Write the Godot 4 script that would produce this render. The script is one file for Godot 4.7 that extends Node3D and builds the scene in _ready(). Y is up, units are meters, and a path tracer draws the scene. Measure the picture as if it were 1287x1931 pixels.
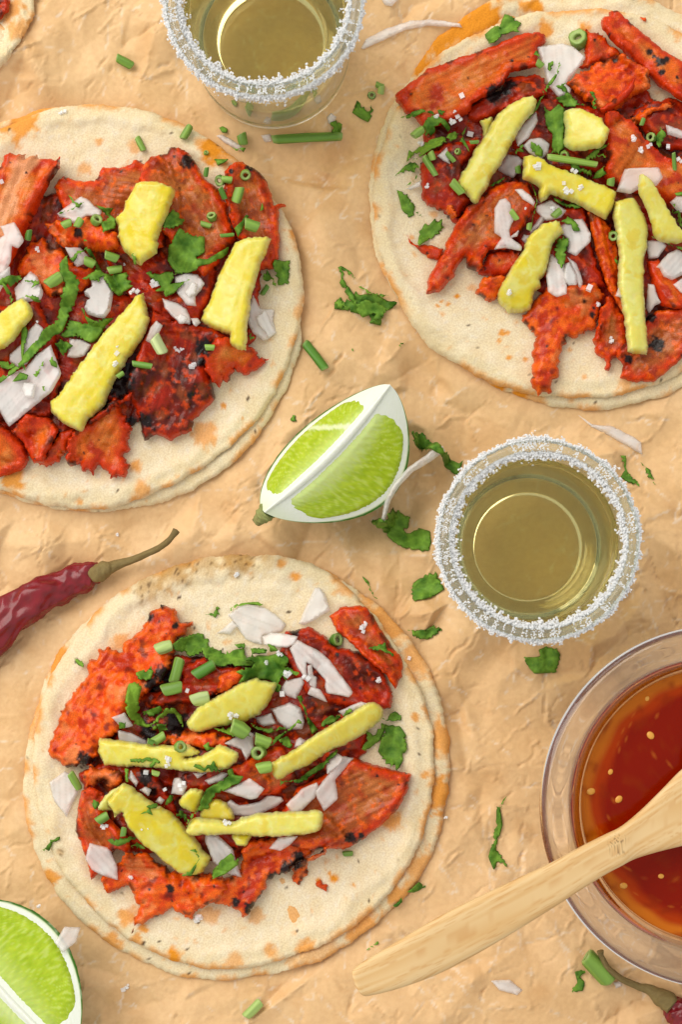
extends Node3D
# Tacos on crumpled baking paper, seen from above. y is up, metres; the paper lies at y = 0.

const MM := 0.001
const PX := 0.000142            # metres of paper per photograph pixel
const CAM := Vector3(0.0085, 0.62, 0.0355)
# enlarged views of the photograph that outlines are given in: x, y of the corner, pixels per unit
const VIEW := {
	"P": [0.0, 0.0, 1.0], "A": [0.0, 170.0, 0.4662], "B": [0.0, 550.0, 0.4662], "C": [690.0, 0.0, 0.46387], "D": [690.0, 350.0, 0.46387],
	"E": [30.0, 1030.0, 0.34965], "F": [430.0, 1030.0, 0.34965], "G": [30.0, 1430.0, 0.34965], "H": [430.0, 1430.0, 0.34965],
	"I": [280.0, 0.0, 0.4662], "J": [440.0, 680.0, 0.35742], "K": [780.0, 800.0, 0.39394], "L": [880.0, 1150.0, 0.31624], "M": [640.0, 1400.0, 0.50272],
	"N": [0.0, 950.0, 0.3108], "O": [0.0, 1660.0, 0.27195], "Q": [560.0, 470.0, 0.26418],
	"LA": [0.0, 260.0, 0.2331], "LB": [270.0, 260.0, 0.2331], "LC": [0.0, 540.0, 0.2331], "LD": [270.0, 540.0, 0.2331], "LE": [0.0, 700.0, 0.2331],
	"RA": [730.0, 0.0, 0.2331], "RB": [987.0, 0.0, 0.2331], "RC": [730.0, 250.0, 0.2331], "RD": [987.0, 250.0, 0.2331], "RE": [787.0, 480.0, 0.2331], "RF": [987.0, 480.0, 0.2331],
	"BA": [180.0, 1180.0, 0.2331], "BB": [430.0, 1120.0, 0.2331], "BC": [130.0, 1400.0, 0.2331], "BD": [400.0, 1370.0, 0.2331]}

# the height of everything laid down so far, on a grid
const HX := -0.175
const HZ := -0.2
const HS := 0.00055
const HW := 637
const HH := 728
var H := PackedFloat32Array()
var crease := PackedFloat32Array()
var fold := PackedFloat32Array()

var rng := RandomNumberGenerator.new()
var na := FastNoiseLite.new()      # smooth
var nb := FastNoiseLite.new()      # fractal
var nc := FastNoiseLite.new()      # ridged
var nd := FastNoiseLite.new()      # cells
var view := Basis()
var counts := {}
var mats := {}
var chars := []                    # charred spots: x, z, radius

func _ready():
	rng.seed = 7
	setup_camera_and_light()
	setup_noise()
	setup_materials()
	build_paper()
	build_tortillas()
	build_glasses()
	build_bowl()
	build_limes()
	build_chilies()
	for s in char_spots():
		var w = pt(s[0], s[1], s[2], 0.008)
		chars.append([w.x, w.y, s[3] * VIEW[s[0]][2] * PX])
	lower_taco()
	left_taco()
	right_taco()
	build_corner_taco()
	on_the_paper()
	salt_flakes()
	build_spoon()

func setup_camera_and_light():
	var cam := Camera3D.new()
	cam.name = "camera"
	cam.fov = rad_to_deg(2.0 * atan(965.5 * PX / CAM.length()))
	cam.near = 0.02
	cam.far = 20.0
	add_child(cam)
	cam.look_at_from_position(CAM, Vector3.ZERO, Vector3(0, 0, -1))
	cam.current = true
	view = cam.transform.basis
	var env := Environment.new()
	env.background_mode = Environment.BG_COLOR
	env.background_color = Color(0.83, 0.83, 0.825)
	env.background_energy_multiplier = 1.0
	env.tonemap_mode = Environment.TONE_MAPPER_LINEAR
	env.tonemap_exposure = 1.04
	env.sdfgi_enabled = true
	env.ssao_enabled = true
	env.ssil_enabled = true
	var we := WorldEnvironment.new()
	we.name = "environment"
	we.environment = env
	add_child(we)
	# a large soft window light from the upper left
	var key := AreaLight3D.new()
	key.name = "window_light"
	key.area_size = Vector2(2.0, 2.0)
	key.area_normalize_energy = true
	key.light_energy = 5.0
	key.light_color = Color(1.0, 0.98, 0.945)
	key.shadow_enabled = true
	key.area_range = 6.0
	key.area_attenuation = 2.0
	add_child(key)
	key.look_at_from_position(Vector3(-1.25, 1.62, -1.10), Vector3(0, 0, 0), Vector3(0, 1, 0))

func setup_noise():
	for n in [na, nb, nc, nd]:
		n.frequency = 1.0
		n.seed = 11
	na.noise_type = FastNoiseLite.TYPE_SIMPLEX_SMOOTH
	na.fractal_type = FastNoiseLite.FRACTAL_NONE
	nb.noise_type = FastNoiseLite.TYPE_SIMPLEX_SMOOTH
	nb.fractal_type = FastNoiseLite.FRACTAL_FBM
	nb.fractal_octaves = 3
	nc.noise_type = FastNoiseLite.TYPE_SIMPLEX_SMOOTH
	nc.fractal_type = FastNoiseLite.FRACTAL_RIDGED
	nc.fractal_octaves = 3
	nd.noise_type = FastNoiseLite.TYPE_CELLULAR
	nd.cellular_return_type = FastNoiseLite.RETURN_DISTANCE2_SUB
	nd.fractal_type = FastNoiseLite.FRACTAL_NONE

func lin(r: float, g: float, b: float) -> Color:
	return Color(r, g, b)

func noise_tex(freq: float, octaves: int, sd: int, kind := FastNoiseLite.TYPE_SIMPLEX_SMOOTH) -> ImageTexture:
	var n := FastNoiseLite.new()
	n.seed = sd
	n.noise_type = kind
	n.frequency = freq
	n.fractal_type = FastNoiseLite.FRACTAL_FBM
	n.fractal_octaves = octaves
	return ImageTexture.create_from_image(n.get_seamless_image(256, 256))

func vmat(called: String, rough: float, spec := 0.5) -> StandardMaterial3D:
	var m := StandardMaterial3D.new()
	m.resource_name = called
	m.vertex_color_use_as_albedo = true
	m.roughness = rough
	m.metallic_specular = spec
	mats[called] = m
	return m

func relief(m: StandardMaterial3D, tex: Texture2D, tile: float, depth_mm: float, scale2 := Vector3.ONE):
	m.uv1_triplanar = true
	m.uv1_world_triplanar = true
	m.uv1_scale = scale2 / tile
	m.heightmap_enabled = true
	m.heightmap_texture = tex
	m.heightmap_scale = depth_mm * 0.1

func tint_tex(freq: float, octaves: int, sd: int, lo: float, hi: float, kind := FastNoiseLite.TYPE_SIMPLEX_SMOOTH) -> ImageTexture:
	# fine mottling that multiplies a surface's own colour
	var n := FastNoiseLite.new()
	n.seed = sd
	n.noise_type = kind
	n.frequency = freq
	n.fractal_type = FastNoiseLite.FRACTAL_FBM
	n.fractal_octaves = octaves
	var im := n.get_seamless_image(512, 512)
	im.convert(Image.FORMAT_RGB8)
	for y in 512:
		for x in 512:
			var v := lerpf(lo, hi, smoothstep(0.15, 0.85, im.get_pixel(x, y).r))
			im.set_pixel(x, y, Color(v, lerpf(v, v * v, 0.35), lerpf(v, v * v, 0.6)))
	return ImageTexture.create_from_image(im)

func setup_materials():
	var grain := noise_tex(0.03, 4, 3)
	var fine := noise_tex(0.09, 3, 5)
	var mottle := tint_tex(0.05, 3, 8, 0.93, 1.0)
	var crumb := tint_tex(0.06, 4, 12, 0.84, 1.0)
	var m := vmat("paper", 0.5, 0.35)
	relief(m, grain, 0.03, 0.10)
	m.albedo_texture = tint_tex(0.03, 5, 4, 0.965, 1.0)
	m = vmat("tortilla", 0.7, 0.25)
	relief(m, fine, 0.018, 0.045)
	m.albedo_texture = mottle
	m = vmat("meat", 0.27, 0.36)
	relief(m, fine, 0.014, 0.09)
	m.albedo_texture = crumb
	m = vmat("pineapple", 0.22, 0.45)
	relief(m, grain, 0.012, 0.05)
	m.subsurf_scatter_enabled = true
	m.subsurf_scatter_strength = 0.22
	m = vmat("onion", 0.30, 0.5)
	m.transparency = BaseMaterial3D.TRANSPARENCY_ALPHA
	m.albedo_color = Color(1, 1, 1, 0.50)
	m = vmat("leaf", 0.55, 0.30)
	relief(m, grain, 0.006, 0.05)
	m.albedo_texture = mottle
	m.backlight_enabled = true
	m.backlight = Color(0.3, 0.3, 0.3)
	m = vmat("scallion", 0.38, 0.4)
	m = vmat("wood", 0.55, 0.35)
	m = vmat("rind", 0.36, 0.45)
	relief(m, noise_tex(0.11, 1, 9, FastNoiseLite.TYPE_CELLULAR), 0.014, 0.25)
	m = vmat("pith", 0.55, 0.3)
	relief(m, grain, 0.01, 0.05)
	m = vmat("lime_flesh", 0.22, 0.4)
	relief(m, grain, 0.014, 0.07)
	m.subsurf_scatter_enabled = true
	m.subsurf_scatter_strength = 0.1
	m = vmat("chili_skin", 0.26, 0.5)
	relief(m, grain, 0.03, 0.10)
	m = vmat("chili_stem", 0.7, 0.3)
	relief(m, fine, 0.01, 0.12)
	m = vmat("sauce", 0.10, 0.24)
	m = vmat("seed", 0.35)
	m = vmat("salt", 0.35, 0.5)
	m.transparency = BaseMaterial3D.TRANSPARENCY_ALPHA
	m.albedo_color = Color(1, 1, 1, 0.55)
	for g in [["glass", Color(0.99, 1.0, 0.992), 0.05], ["bowl_glass", Color(1.0, 0.985, 0.975), 0.05], ["drink", Color(1.0, 0.87, 0.38), 0.030], ["clear_glass", Color(1, 1, 1), 0.05]]:
		var t := StandardMaterial3D.new()
		t.resource_name = g[0]
		t.albedo_color = (g[1] as Color).linear_to_srgb()
		t.albedo_color.a = 0.0
		t.roughness = 0.0
		t.transparency = BaseMaterial3D.TRANSPARENCY_ALPHA
		t.refraction_enabled = true
		t.refraction_scale = g[2]
		mats[g[0]] = t
		if g[0] == "clear_glass":                           # thin walls
			t.refraction_enabled = false
			t.roughness = 0.02
			t.albedo_color = Color(0.70, 0.80, 0.74, 0.15)
	var tb := StandardMaterial3D.new()
	tb.resource_name = "table"
	tb.albedo_color = Color(0.62, 0.56, 0.5)
	tb.roughness = 0.6
	mats["table"] = tb

# ---------------------------------------------------------------- helpers

func at(px: float, py: float, h := 0.0) -> Vector2:       # where a line of sight meets the height h
	var f := CAM.length() / PX
	var d := view * Vector3((px - 643.5) / f, -(py - 965.5) / f, -1.0)
	var k := (h - CAM.y) / d.y
	return Vector2(CAM.x + d.x * k, CAM.z + d.z * k)

func pt(v: String, x: float, y: float, h := 0.0) -> Vector2:
	return at(VIEW[v][0] + x * VIEW[v][2], VIEW[v][1] + y * VIEW[v][2], h)

func outline(v: String, c: Array, h := 0.0) -> PackedVector2Array:
	var o := PackedVector2Array()
	for i in range(0, c.size() - 1, 2):
		o.append(pt(v, c[i], c[i + 1], h))
	return o

func numbered(called: String) -> String:
	counts[called] = counts.get(called, -1) + 1
	return called if counts[called] == 0 else "%s_%03d" % [called, counts[called]]

func tag(o: Node3D, label: String, category: String, group := ""):
	o.set_meta("label", label)
	o.set_meta("category", category)
	if group:
		o.set_meta("group", group)

func thing(called: String, label: String, category: String, where: Vector3, group := "") -> Node3D:
	var o := Node3D.new()
	o.name = numbered(called)
	add_child(o)
	o.position = where
	tag(o, label, category, group)
	return o

func mesh_node(called: String, m: Mesh, mat: String, parent: Node3D, where := Vector3.ZERO) -> MeshInstance3D:
	var o := MeshInstance3D.new()
	o.name = called
	o.mesh = m
	m.surface_set_material(0, mats[mat])
	parent.add_child(o, true)
	o.position = where
	return o

func solid(v: PackedVector3Array, idx: PackedInt32Array, col := PackedColorArray()) -> ArrayMesh:
	var n := PackedVector3Array()
	n.resize(v.size())
	for i in range(0, idx.size(), 3):
		var a := idx[i]
		var b := idx[i + 1]
		var c := idx[i + 2]
		var f := (v[c] - v[a]).cross(v[b] - v[a])
		n[a] += f
		n[b] += f
		n[c] += f
	for i in n.size():
		n[i] = n[i].normalized() if n[i].length_squared() > 0.0 else Vector3.UP
	var arr := []
	arr.resize(Mesh.ARRAY_MAX)
	arr[Mesh.ARRAY_VERTEX] = v
	arr[Mesh.ARRAY_NORMAL] = n
	arr[Mesh.ARRAY_INDEX] = idx
	if col.size():
		arr[Mesh.ARRAY_COLOR] = col
	var m := ArrayMesh.new()
	m.add_surface_from_arrays(Mesh.PRIMITIVE_TRIANGLES, arr)
	return m

func hs(x: float, z: float) -> float:
	var fx := clampf((x - HX) / HS, 0.0, HW - 1.001)
	var fz := clampf((z - HZ) / HS, 0.0, HH - 1.001)
	var ix := int(fx)
	var iz := int(fz)
	var k := iz * HW + ix
	var u := fx - ix
	var w := fz - iz
	return lerpf(lerpf(H[k], H[k + 1], u), lerpf(H[k + HW], H[k + HW + 1], u), w)

func hn(x: float, z: float) -> float:
	return H[clampi(int((z - HZ) / HS + 0.5), 0, HH - 1) * HW + clampi(int((x - HX) / HS + 0.5), 0, HW - 1)]

func hput(x: float, z: float, y: float, r := 1):
	var ix := int((x - HX) / HS + 0.5)
	var iz := int((z - HZ) / HS + 0.5)
	for j in range(maxi(iz - r, 0), mini(iz + r, HH - 1) + 1):
		for i in range(maxi(ix - r, 0), mini(ix + r, HW - 1) + 1):
			var k := j * HW + i
			if y > H[k]:
				H[k] = y

func soft(x: float, z: float, r: float) -> float:          # a cloth laid over what is there
	var c := hn(x, z)
	var s := c
	var m := c
	for i in 8:
		var a := i * PI / 4.0
		var q := r if i % 2 == 0 else r * 0.5
		var h := hn(x + cos(a) * q, z + sin(a) * q)
		s += h
		m = maxf(m, h)
	return maxf(c + 0.00005, lerpf(s / 9.0, m, 0.35))

func smooth_closed(p: PackedVector2Array, per := 6) -> PackedVector2Array:
	var o := PackedVector2Array()
	var n := p.size()
	for i in n:
		for k in per:
			o.append(p[i].cubic_interpolate(p[(i + 1) % n], p[(i + n - 1) % n], p[(i + 2) % n], k / float(per)))
	return o

func resample(p: PackedVector2Array, s: float) -> PackedVector2Array:
	var o := PackedVector2Array()
	var left := 0.0
	for i in p.size():
		var a := p[i]
		var b := p[(i + 1) % p.size()]
		var l := a.distance_to(b)
		while left < l:
			o.append(a.lerp(b, left / l))
			left += s
		left -= l
	return o

# A piece of food cut to an outline: rounded edges, uneven surface, resting on what lies below it.
# o: s spacing, t thickness, r edge rounding, p its squareness, e roughness of the outline, drape radius (0 = stiff), lift, kind, ang grain direction, style, tone, curl
func slab(poly: PackedVector2Array, o: Dictionary) -> Array:
	var s: float = o.s
	var r: float = o.r
	var e: float = o.get("e", 0.0)
	var t: float = o.t
	var kind: String = o.kind
	if o.get("smooth", false):
		poly = smooth_closed(poly)
	var edge := resample(poly, s)
	var ne := edge.size()
	var sd: float = o.get("sd", 0.0)
	if e > 0.0:
		var moved := PackedVector2Array()
		for i in ne:
			var tn := (edge[(i + 1) % ne] - edge[(i + ne - 1) % ne]).normalized()
			var q0 := edge[i]
			var k := nb.get_noise_2d(q0.x * 330.0 + sd, q0.y * 330.0) * 0.9 + na.get_noise_2d(q0.x * 1300.0, q0.y * 1300.0 + sd) * 0.3 * clampf(0.4 + na.get_noise_2d(q0.x * 150.0, q0.y * 150.0 - sd) * 1.5, 0.1, 1.4)
			if kind == "leaf":                                # toothed edge
				k = (0.5 - absf(na.get_noise_2d(q0.x * 640.0 + sd, q0.y * 640.0)) * 3.2) * clampf(0.5 + na.get_noise_2d(q0.x * 200.0, q0.y * 200.0 + sd) * 1.6, 0.0, 1.2)
			moved.append(edge[i] + Vector2(tn.y, -tn.x) * k * e)
		edge = moved
	var lo := edge[0]
	var hi := edge[0]
	var mid := Vector2.ZERO
	for q in edge:
		lo = lo.min(q)
		hi = hi.max(q)
		mid += q
	mid /= ne
	var cell := maxf(r, s * 1.5)
	var bins := {}
	for q in edge:
		var key := Vector2i(int(floor(q.x / cell)), int(floor(q.y / cell)))
		if not bins.has(key):
			bins[key] = PackedVector2Array()
		bins[key].append(q)
	var pts := edge.duplicate()
	var dist := PackedFloat32Array()
	dist.resize(ne)
	var row := 0
	var y := lo.y
	while y < hi.y:
		var x := lo.x + (s * 0.5 if row % 2 else 0.0)
		while x < hi.x:
			var q := Vector2(x + rng.randf_range(-0.2, 0.2) * s, y + rng.randf_range(-0.2, 0.2) * s)
			if Geometry2D.is_point_in_polygon(q, edge):
				var kx := int(floor(q.x / cell))
				var ky := int(floor(q.y / cell))
				var d := cell * cell
				for j in range(-1, 2):
					for i in range(-1, 2):
						var key := Vector2i(kx + i, ky + j)
						if bins.has(key):
							for w in bins[key]:
								d = minf(d, q.distance_squared_to(w))
				d = sqrt(d)
				if d > s * 0.55:
					pts.append(q)
					dist.append(d)
			x += s
		y += s * 0.866
		row += 1
	var tri := Geometry2D.triangulate_delaunay(pts)
	var n := pts.size()
	# what it rests on
	var base := PackedFloat32Array()
	base.resize(n)
	var drape: float = o.get("drape", 0.0)
	var lift: float = o.get("lift", 0.0)
	if drape > 0.0:
		for i in n:
			base[i] = soft(pts[i].x, pts[i].y, drape) + lift
	else:
		var sxx := 1e-9
		var szz := 1e-9
		var sxz := 0.0
		var sxh := 0.0
		var szh := 0.0
		var sh := 0.0
		var hh := PackedFloat32Array()
		hh.resize(n)
		var c := Vector2.ZERO
		for q in pts:
			c += q
		c /= n
		for i in n:
			hh[i] = hn(pts[i].x, pts[i].y)
			sh += hh[i]
		sh /= n
		for i in n:
			var q := pts[i] - c
			var h := hh[i] - sh
			sxx += q.x * q.x
			szz += q.y * q.y
			sxz += q.x * q.y
			sxh += q.x * h
			szh += q.y * h
		var det := sxx * szz - sxz * sxz + 1e-18
		var gx := clampf((sxh * szz - szh * sxz) / det, -0.45, 0.45)
		var gz := clampf((szh * sxx - sxh * sxz) / det, -0.45, 0.45)
		var rest := []
		for i in n:
			rest.append(hh[i] - sh - gx * (pts[i].x - c.x) - gz * (pts[i].y - c.y))
		rest.sort()
		var off: float = rest[int((n - 1) * o.get("press", 0.9))]
		for i in n:
			base[i] = sh + off + gx * (pts[i].x - c.x) + gz * (pts[i].y - c.y) + lift
	var ca := cos(o.get("ang", 0.0))
	var sa := sin(o.get("ang", 0.0))
	var curl: float = o.get("curl", 0.0)
	var y0 := base[0]
	for b in base:
		y0 = minf(y0, b)
	var v := PackedVector3Array()
	var col := PackedColorArray()
	var low := PackedInt32Array()
	low.resize(n)
	v.resize(n)
	col.resize(n)
	for i in n:
		var q := pts[i]
		var d := dist[i]
		var u := clampf(d / o.get("round", r), 0.0, 1.0)
		var prof := pow(1.0 - pow(1.0 - u, o.p), 1.0 / o.p)
		var lx := (q.x - mid.x) * ca + (q.y - mid.y) * sa
		var ly := -(q.x - mid.x) * sa + (q.y - mid.y) * ca
		var b := base[i] + curl * ly * ly
		var bump := surface_bump(kind, q.x, q.y, lx, ly, u, o)
		v[i] = Vector3(q.x - mid.x, b + t * (0.3 + 0.7 * prof) + bump * (0.25 + 0.75 * u) - y0, q.y - mid.y)
		col[i] = surface_color(kind, q.x, q.y, lx, ly, d, o)
		base[i] = b
		low[i] = i
	for i in range(ne, n):
		low[i] = v.size()
		var u2 := clampf(dist[i] / o.get("round", r), 0.0, 1.0)
		v.append(Vector3(v[i].x, base[i] + t * 0.3 * (1.0 - u2) - y0, v[i].z))
		col.append(col[i])
	var idx := PackedInt32Array()
	for i in range(0, tri.size(), 3):
		var a := tri[i]
		var b2 := tri[i + 1]
		var c2 := tri[i + 2]
		if a < ne and b2 < ne and c2 < ne or a < ne or b2 < ne or c2 < ne:
			if not Geometry2D.is_point_in_polygon((pts[a] + pts[b2] + pts[c2]) / 3.0, edge):
				continue
		var ab := pts[b2] - pts[a]
		var ac := pts[c2] - pts[a]
		if ac.y * ab.x - ac.x * ab.y < 0.0:
			var w := b2
			b2 = c2
			c2 = w
		idx.append_array([a, b2, c2])
		if low[a] != a or low[b2] != b2 or low[c2] != c2:
			idx.append_array([low[a], low[c2], low[b2]])
	for i in n:
		hput(pts[i].x, pts[i].y, v[i].y + y0)
	return [solid(v, idx, col), Vector3(mid.x, y0, mid.y)]

func surface_bump(kind: String, x: float, z: float, lx: float, ly: float, u: float, o: Dictionary) -> float:
	var sd: float = o.get("sd", 0.0)
	match kind:
		"meat":
			var g: float = o.grit
			return nb.get_noise_2d(x * 80.0 + sd, z * 80.0) * 0.0016 + na.get_noise_2d(lx * 60.0 + sd, ly * 520.0) * 0.00030 * (1.3 - g) + nb.get_noise_2d(x * 420.0, z * 420.0 + sd) * 0.00055 * g * stepc(-0.25, 0.35, nb.get_noise_2d(x * 130.0, z * 130.0 - sd))
		"pineapple":
			return na.get_noise_2d(lx * 60.0 + sd, ly * 420.0) * 0.00007 + nb.get_noise_2d(x * 70.0 + sd, z * 70.0) * 0.00040
		"onion":
			return na.get_noise_2d(x * 180.0 + sd, z * 180.0) * 0.00035
		"leaf":
			return na.get_noise_2d(x * 220.0 + sd, z * 220.0) * 0.0004 + absf(ly) * o.get("fold", 0.12) + na.get_noise_2d(x * 700.0, z * 700.0 + sd) * 0.00012
		"wood":
			return 0.0
	return 0.0

func mixc(a: Color, b: Color, k: float) -> Color:
	return a.lerp(b, clampf(k, 0.0, 1.0))

func stepc(a: float, b: float, x: float) -> float:
	return smoothstep(a, b, x)

func char_at(x: float, z: float) -> float:
	var c := 0.0
	for s in chars:
		var dx: float = x - s[0]
		var dz: float = z - s[1]
		var q: float = (dx * dx + dz * dz) / (s[2] * s[2])
		if q < 2.6:
			c = maxf(c, stepc(1.25, 0.75, sqrt(q) + nb.get_noise_2d(x * 620.0, z * 620.0) * 0.55))
	return c

func surface_color(kind: String, x: float, z: float, lx: float, ly: float, d: float, o: Dictionary) -> Color:
	var sd: float = o.get("sd", 0.0)
	match kind:
		"meat":
			var n1 := nb.get_noise_2d(x * 75.0 + sd, z * 75.0)
			var n2 := nb.get_noise_2d(x * 300.0, z * 300.0 + sd)
			var n3 := nb.get_noise_2d(x * 140.0 - sd, z * 140.0)
			var f := na.get_noise_2d(lx * 70.0 + sd, ly * 900.0)
			var orange := Color(0.84, 0.135, 0.007)
			var flame := Color(0.74, 0.068, 0.004)
			var red := Color(0.43, 0.018, 0.003)
			var brown := Color(0.29, 0.060, 0.014)
			var dark := Color(0.085, 0.010, 0.004)
			var pale := Color(0.80, 0.30, 0.10)
			var c := flame
			var rimmed := stepc(0.0022 + n2 * 0.0010, 0.0004, d)
			var deep := stepc(0.0012, 0.0042, d + n3 * 0.0016)   # away from the edges
			match int(o.style):
				0:
					c = mixc(flame, orange, 0.45 + n2 * 1.6)
					c = mixc(c, red, stepc(0.1, 0.5, -n1 - n2 * 0.6) * 0.8)
					c = mixc(c, dark, stepc(0.30, 0.6, -n3 - n2 * 0.4) * 0.7)
					c = mixc(c, pale, stepc(0.22, 0.5, n1 + n2 * 0.3) * 0.55)
					c = mixc(c, orange, rimmed * 0.4)
				1:
					c = mixc(Color(0.62, 0.042, 0.004), Color(0.43, 0.098, 0.020), deep)
					c = mixc(c, Color(0.54, 0.185, 0.045), deep * stepc(-0.15, 0.35, n1 + f * 0.25) * 0.7)
					c = mixc(c, Color(0.20, 0.028, 0.009), stepc(0.16, 0.5, -n3 + f * 0.15) * 0.65)
					c = mixc(c, red, stepc(0.2, 0.5, n3) * 0.5)
					c = mixc(c, flame, rimmed * 0.9 * stepc(-0.35, 0.1, n2))
					c = mixc(c, orange, stepc(0.22, 0.45, n2 - n1 * 0.3) * 0.7)
				2:
					c = mixc(Color(0.38, 0.020, 0.004), dark, 0.52 + n1 * 1.6)
					c = mixc(c, Color(0.30, 0.070, 0.020), deep * stepc(0.0, 0.4, n3) * 0.75)
					c = mixc(c, flame, stepc(0.16, 0.42, n2) * 0.7)
					c = mixc(c, Color(0.58, 0.035, 0.004), rimmed * 0.75)
				3:
					c = mixc(Color(0.66, 0.056, 0.004), Color(0.64, 0.145, 0.016), deep)
					c = mixc(c, Color(0.70, 0.25, 0.055), deep * stepc(-0.05, 0.4, n1 + f * 0.2) * 0.7)
					c = mixc(c, orange, stepc(0.0, 0.4, n3 + n2 * 0.4) * 0.6)
					c = mixc(c, red, stepc(0.15, 0.45, -n1 + n2 * 0.3) * 0.85)
					c = mixc(c, Color(0.60, 0.035, 0.004), rimmed * 0.7)
			c = mixc(c, c * 0.62, stepc(0.15, 0.7, -f) * 0.6 * (1.0 - o.grit * 0.6))
			if o.has("fat"):
				c = mixc(c, Color(0.74, 0.36, 0.17), stepc(0.0030, 0.001, absf(ly - o.fat + n1 * 0.003)) * 0.8)
			var speck := na.get_noise_2d(x * 420.0 - sd, z * 420.0)
			c = mixc(c, Color(0.03, 0.012, 0.008), stepc(0.86, 0.92, speck))
			var burnt := rimmed * stepc(0.30, 0.44, n3 + n1 * 0.4 + n2 * 0.25)
			c = mixc(c, Color(0.03, 0.012, 0.008), burnt * 0.85)
			return mixc(c * 1.17, Color(0.011, 0.010, 0.011), char_at(x, z) * 0.98)
		"pineapple":
			var g := nb.get_noise_2d(x * 120.0 + sd, z * 120.0)
			var h := nb.get_noise_2d(lx * 300.0 + ly * 120.0 + sd + g * 2.0, ly * 130.0 - lx * 40.0)
			var h2 := na.get_noise_2d(lx * 800.0 + ly * 350.0 - sd + g * 3.0, ly * 300.0)
			var c2 := mixc(Color(0.78, 0.68, 0.12), Color(0.79, 0.60, 0.022), 0.45 + g * 1.8)
			if o.get("tone", 0.0) > 0.0:
				c2 = mixc(c2, Color(0.78, 0.74, 0.22), o.tone * 0.85)
			elif o.get("tone", 0.0) < 0.0:
				c2 = mixc(c2, Color(0.76, 0.42, 0.012), -o.tone)
			c2 = mixc(c2, Color(0.84, 0.80, 0.42), stepc(0.12, 0.6, h) * 0.28 + stepc(0.0010, 0.0002, d) * 0.35)
			c2 = mixc(c2, Color(0.76, 0.53, 0.015), stepc(0.15, 0.5, -g - h * 0.5) * 0.6)
			return c2 * (0.96 + 0.05 * h2)
		"onion":
			var w := nb.get_noise_2d(x * 210.0 + sd, z * 210.0)
			var c3 := mixc(Color(0.97, 0.94, 0.90), Color(0.97, 0.86, 0.80), 0.25 + w * 1.2 + o.get("tone", 0.0))
			c3 = mixc(c3, c3 * 0.86, stepc(0.1, 0.6, na.get_noise_2d(lx * 25.0 + sd, ly * 800.0)) * 0.6)
			return mixc(c3, Color(0.93, 0.90, 0.86), stepc(0.0007, 0.0001, d) * 0.8)
		"leaf":
			var k := nb.get_noise_2d(x * 260.0 + sd, z * 260.0)
			var tone: float = o.get("tone", 0.0)
			var c4 := mixc(Color(0.050, 0.150, 0.014), Color(0.190, 0.370, 0.042), 0.32 + k * 0.9 + tone)
			if tone > 0.6:
				c4 = mixc(c4, Color(0.22, 0.38, 0.03), (tone - 0.6) * 1.6)
			var vein := minf(absf(ly), absf(absf(fposmod(lx + absf(ly) * 0.7, 0.0026) - 0.0013)) * 1.5)
			c4 = mixc(c4, c4 * 1.5 + Color(0.01, 0.02, 0.0), stepc(0.00034, 0.00008, vein) * 0.45)
			return c4
		"wood":
			var st := na.get_noise_2d(lx * 22.0, ly * 700.0)
			var dash := na.get_noise_2d(lx * 120.0 + 40.0, ly * 2100.0)
			var c5 := mixc(Color(0.72, 0.45, 0.19), Color(0.80, 0.56, 0.28), 0.5 + st * 0.8)
			c5 = mixc(c5, Color(0.58, 0.27, 0.075), stepc(0.30, 0.7, dash) * 0.42)
			if o.has("burn"):
				var bq: Vector2 = o.burn
				var bd := Vector2(x, z).distance_to(bq)
				c5 = mixc(c5, Color(0.12, 0.05, 0.02), 0.7 * stepc(0.0036, 0.0010, bd) * stepc(0.25, 0.5, na.get_noise_2d(x * 1500.0, z * 1500.0)))
			return c5
	return Color(0.5, 0.5, 0.5)

func top_height(v: String, c: Array) -> float:              # how high things already stand around an outline's middle
	var h := 0.008
	for k in 2:
		var s := 0.0
		for i in range(0, c.size() - 1, 2):
			var q := pt(v, c[i], c[i + 1], h)
			s += hs(q.x, q.y)
		h = s / (c.size() / 2.0)
	return h

func angle_of(p: PackedVector2Array) -> float:             # direction of an outline's length
	var c := Vector2.ZERO
	for q in p:
		c += q
	c /= p.size()
	var xx := 0.0
	var yy := 0.0
	var xy := 0.0
	for q in p:
		xx += (q.x - c.x) * (q.x - c.x)
		yy += (q.y - c.y) * (q.y - c.y)
		xy += (q.x - c.x) * (q.y - c.y)
	return 0.5 * atan2(2.0 * xy, xx - yy)

var taco := ""

func place(called: String, category: String, mat: String, label: String, made: Array, group: String):
	var o := mesh_node(numbered(called), made[0], mat, self, made[1])
	tag(o, label, category, group)

func meat(v: String, style: int, label: String, c: Array, more := {}):
	var p := outline(v, c, top_height(v, c) + 0.002)
	var o := {"kind": "meat", "s": 0.00043, "t": 0.0030, "r": 0.0046, "round": 0.0020, "p": 2.1, "e": [0.0010, 0.00045, 0.0007, 0.00045][style], "drape": 0.0026, "style": style, "grit": [0.95, 0.25, 0.5, 0.35][style], "ang": angle_of(p), "sd": counts.get("meat_piece", 0) * 13.7}
	o.merge(more, true)
	place("meat_piece", "meat", "meat", label + " on the " + taco, slab(p, o), "pieces of red roast meat on the " + taco)

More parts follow.
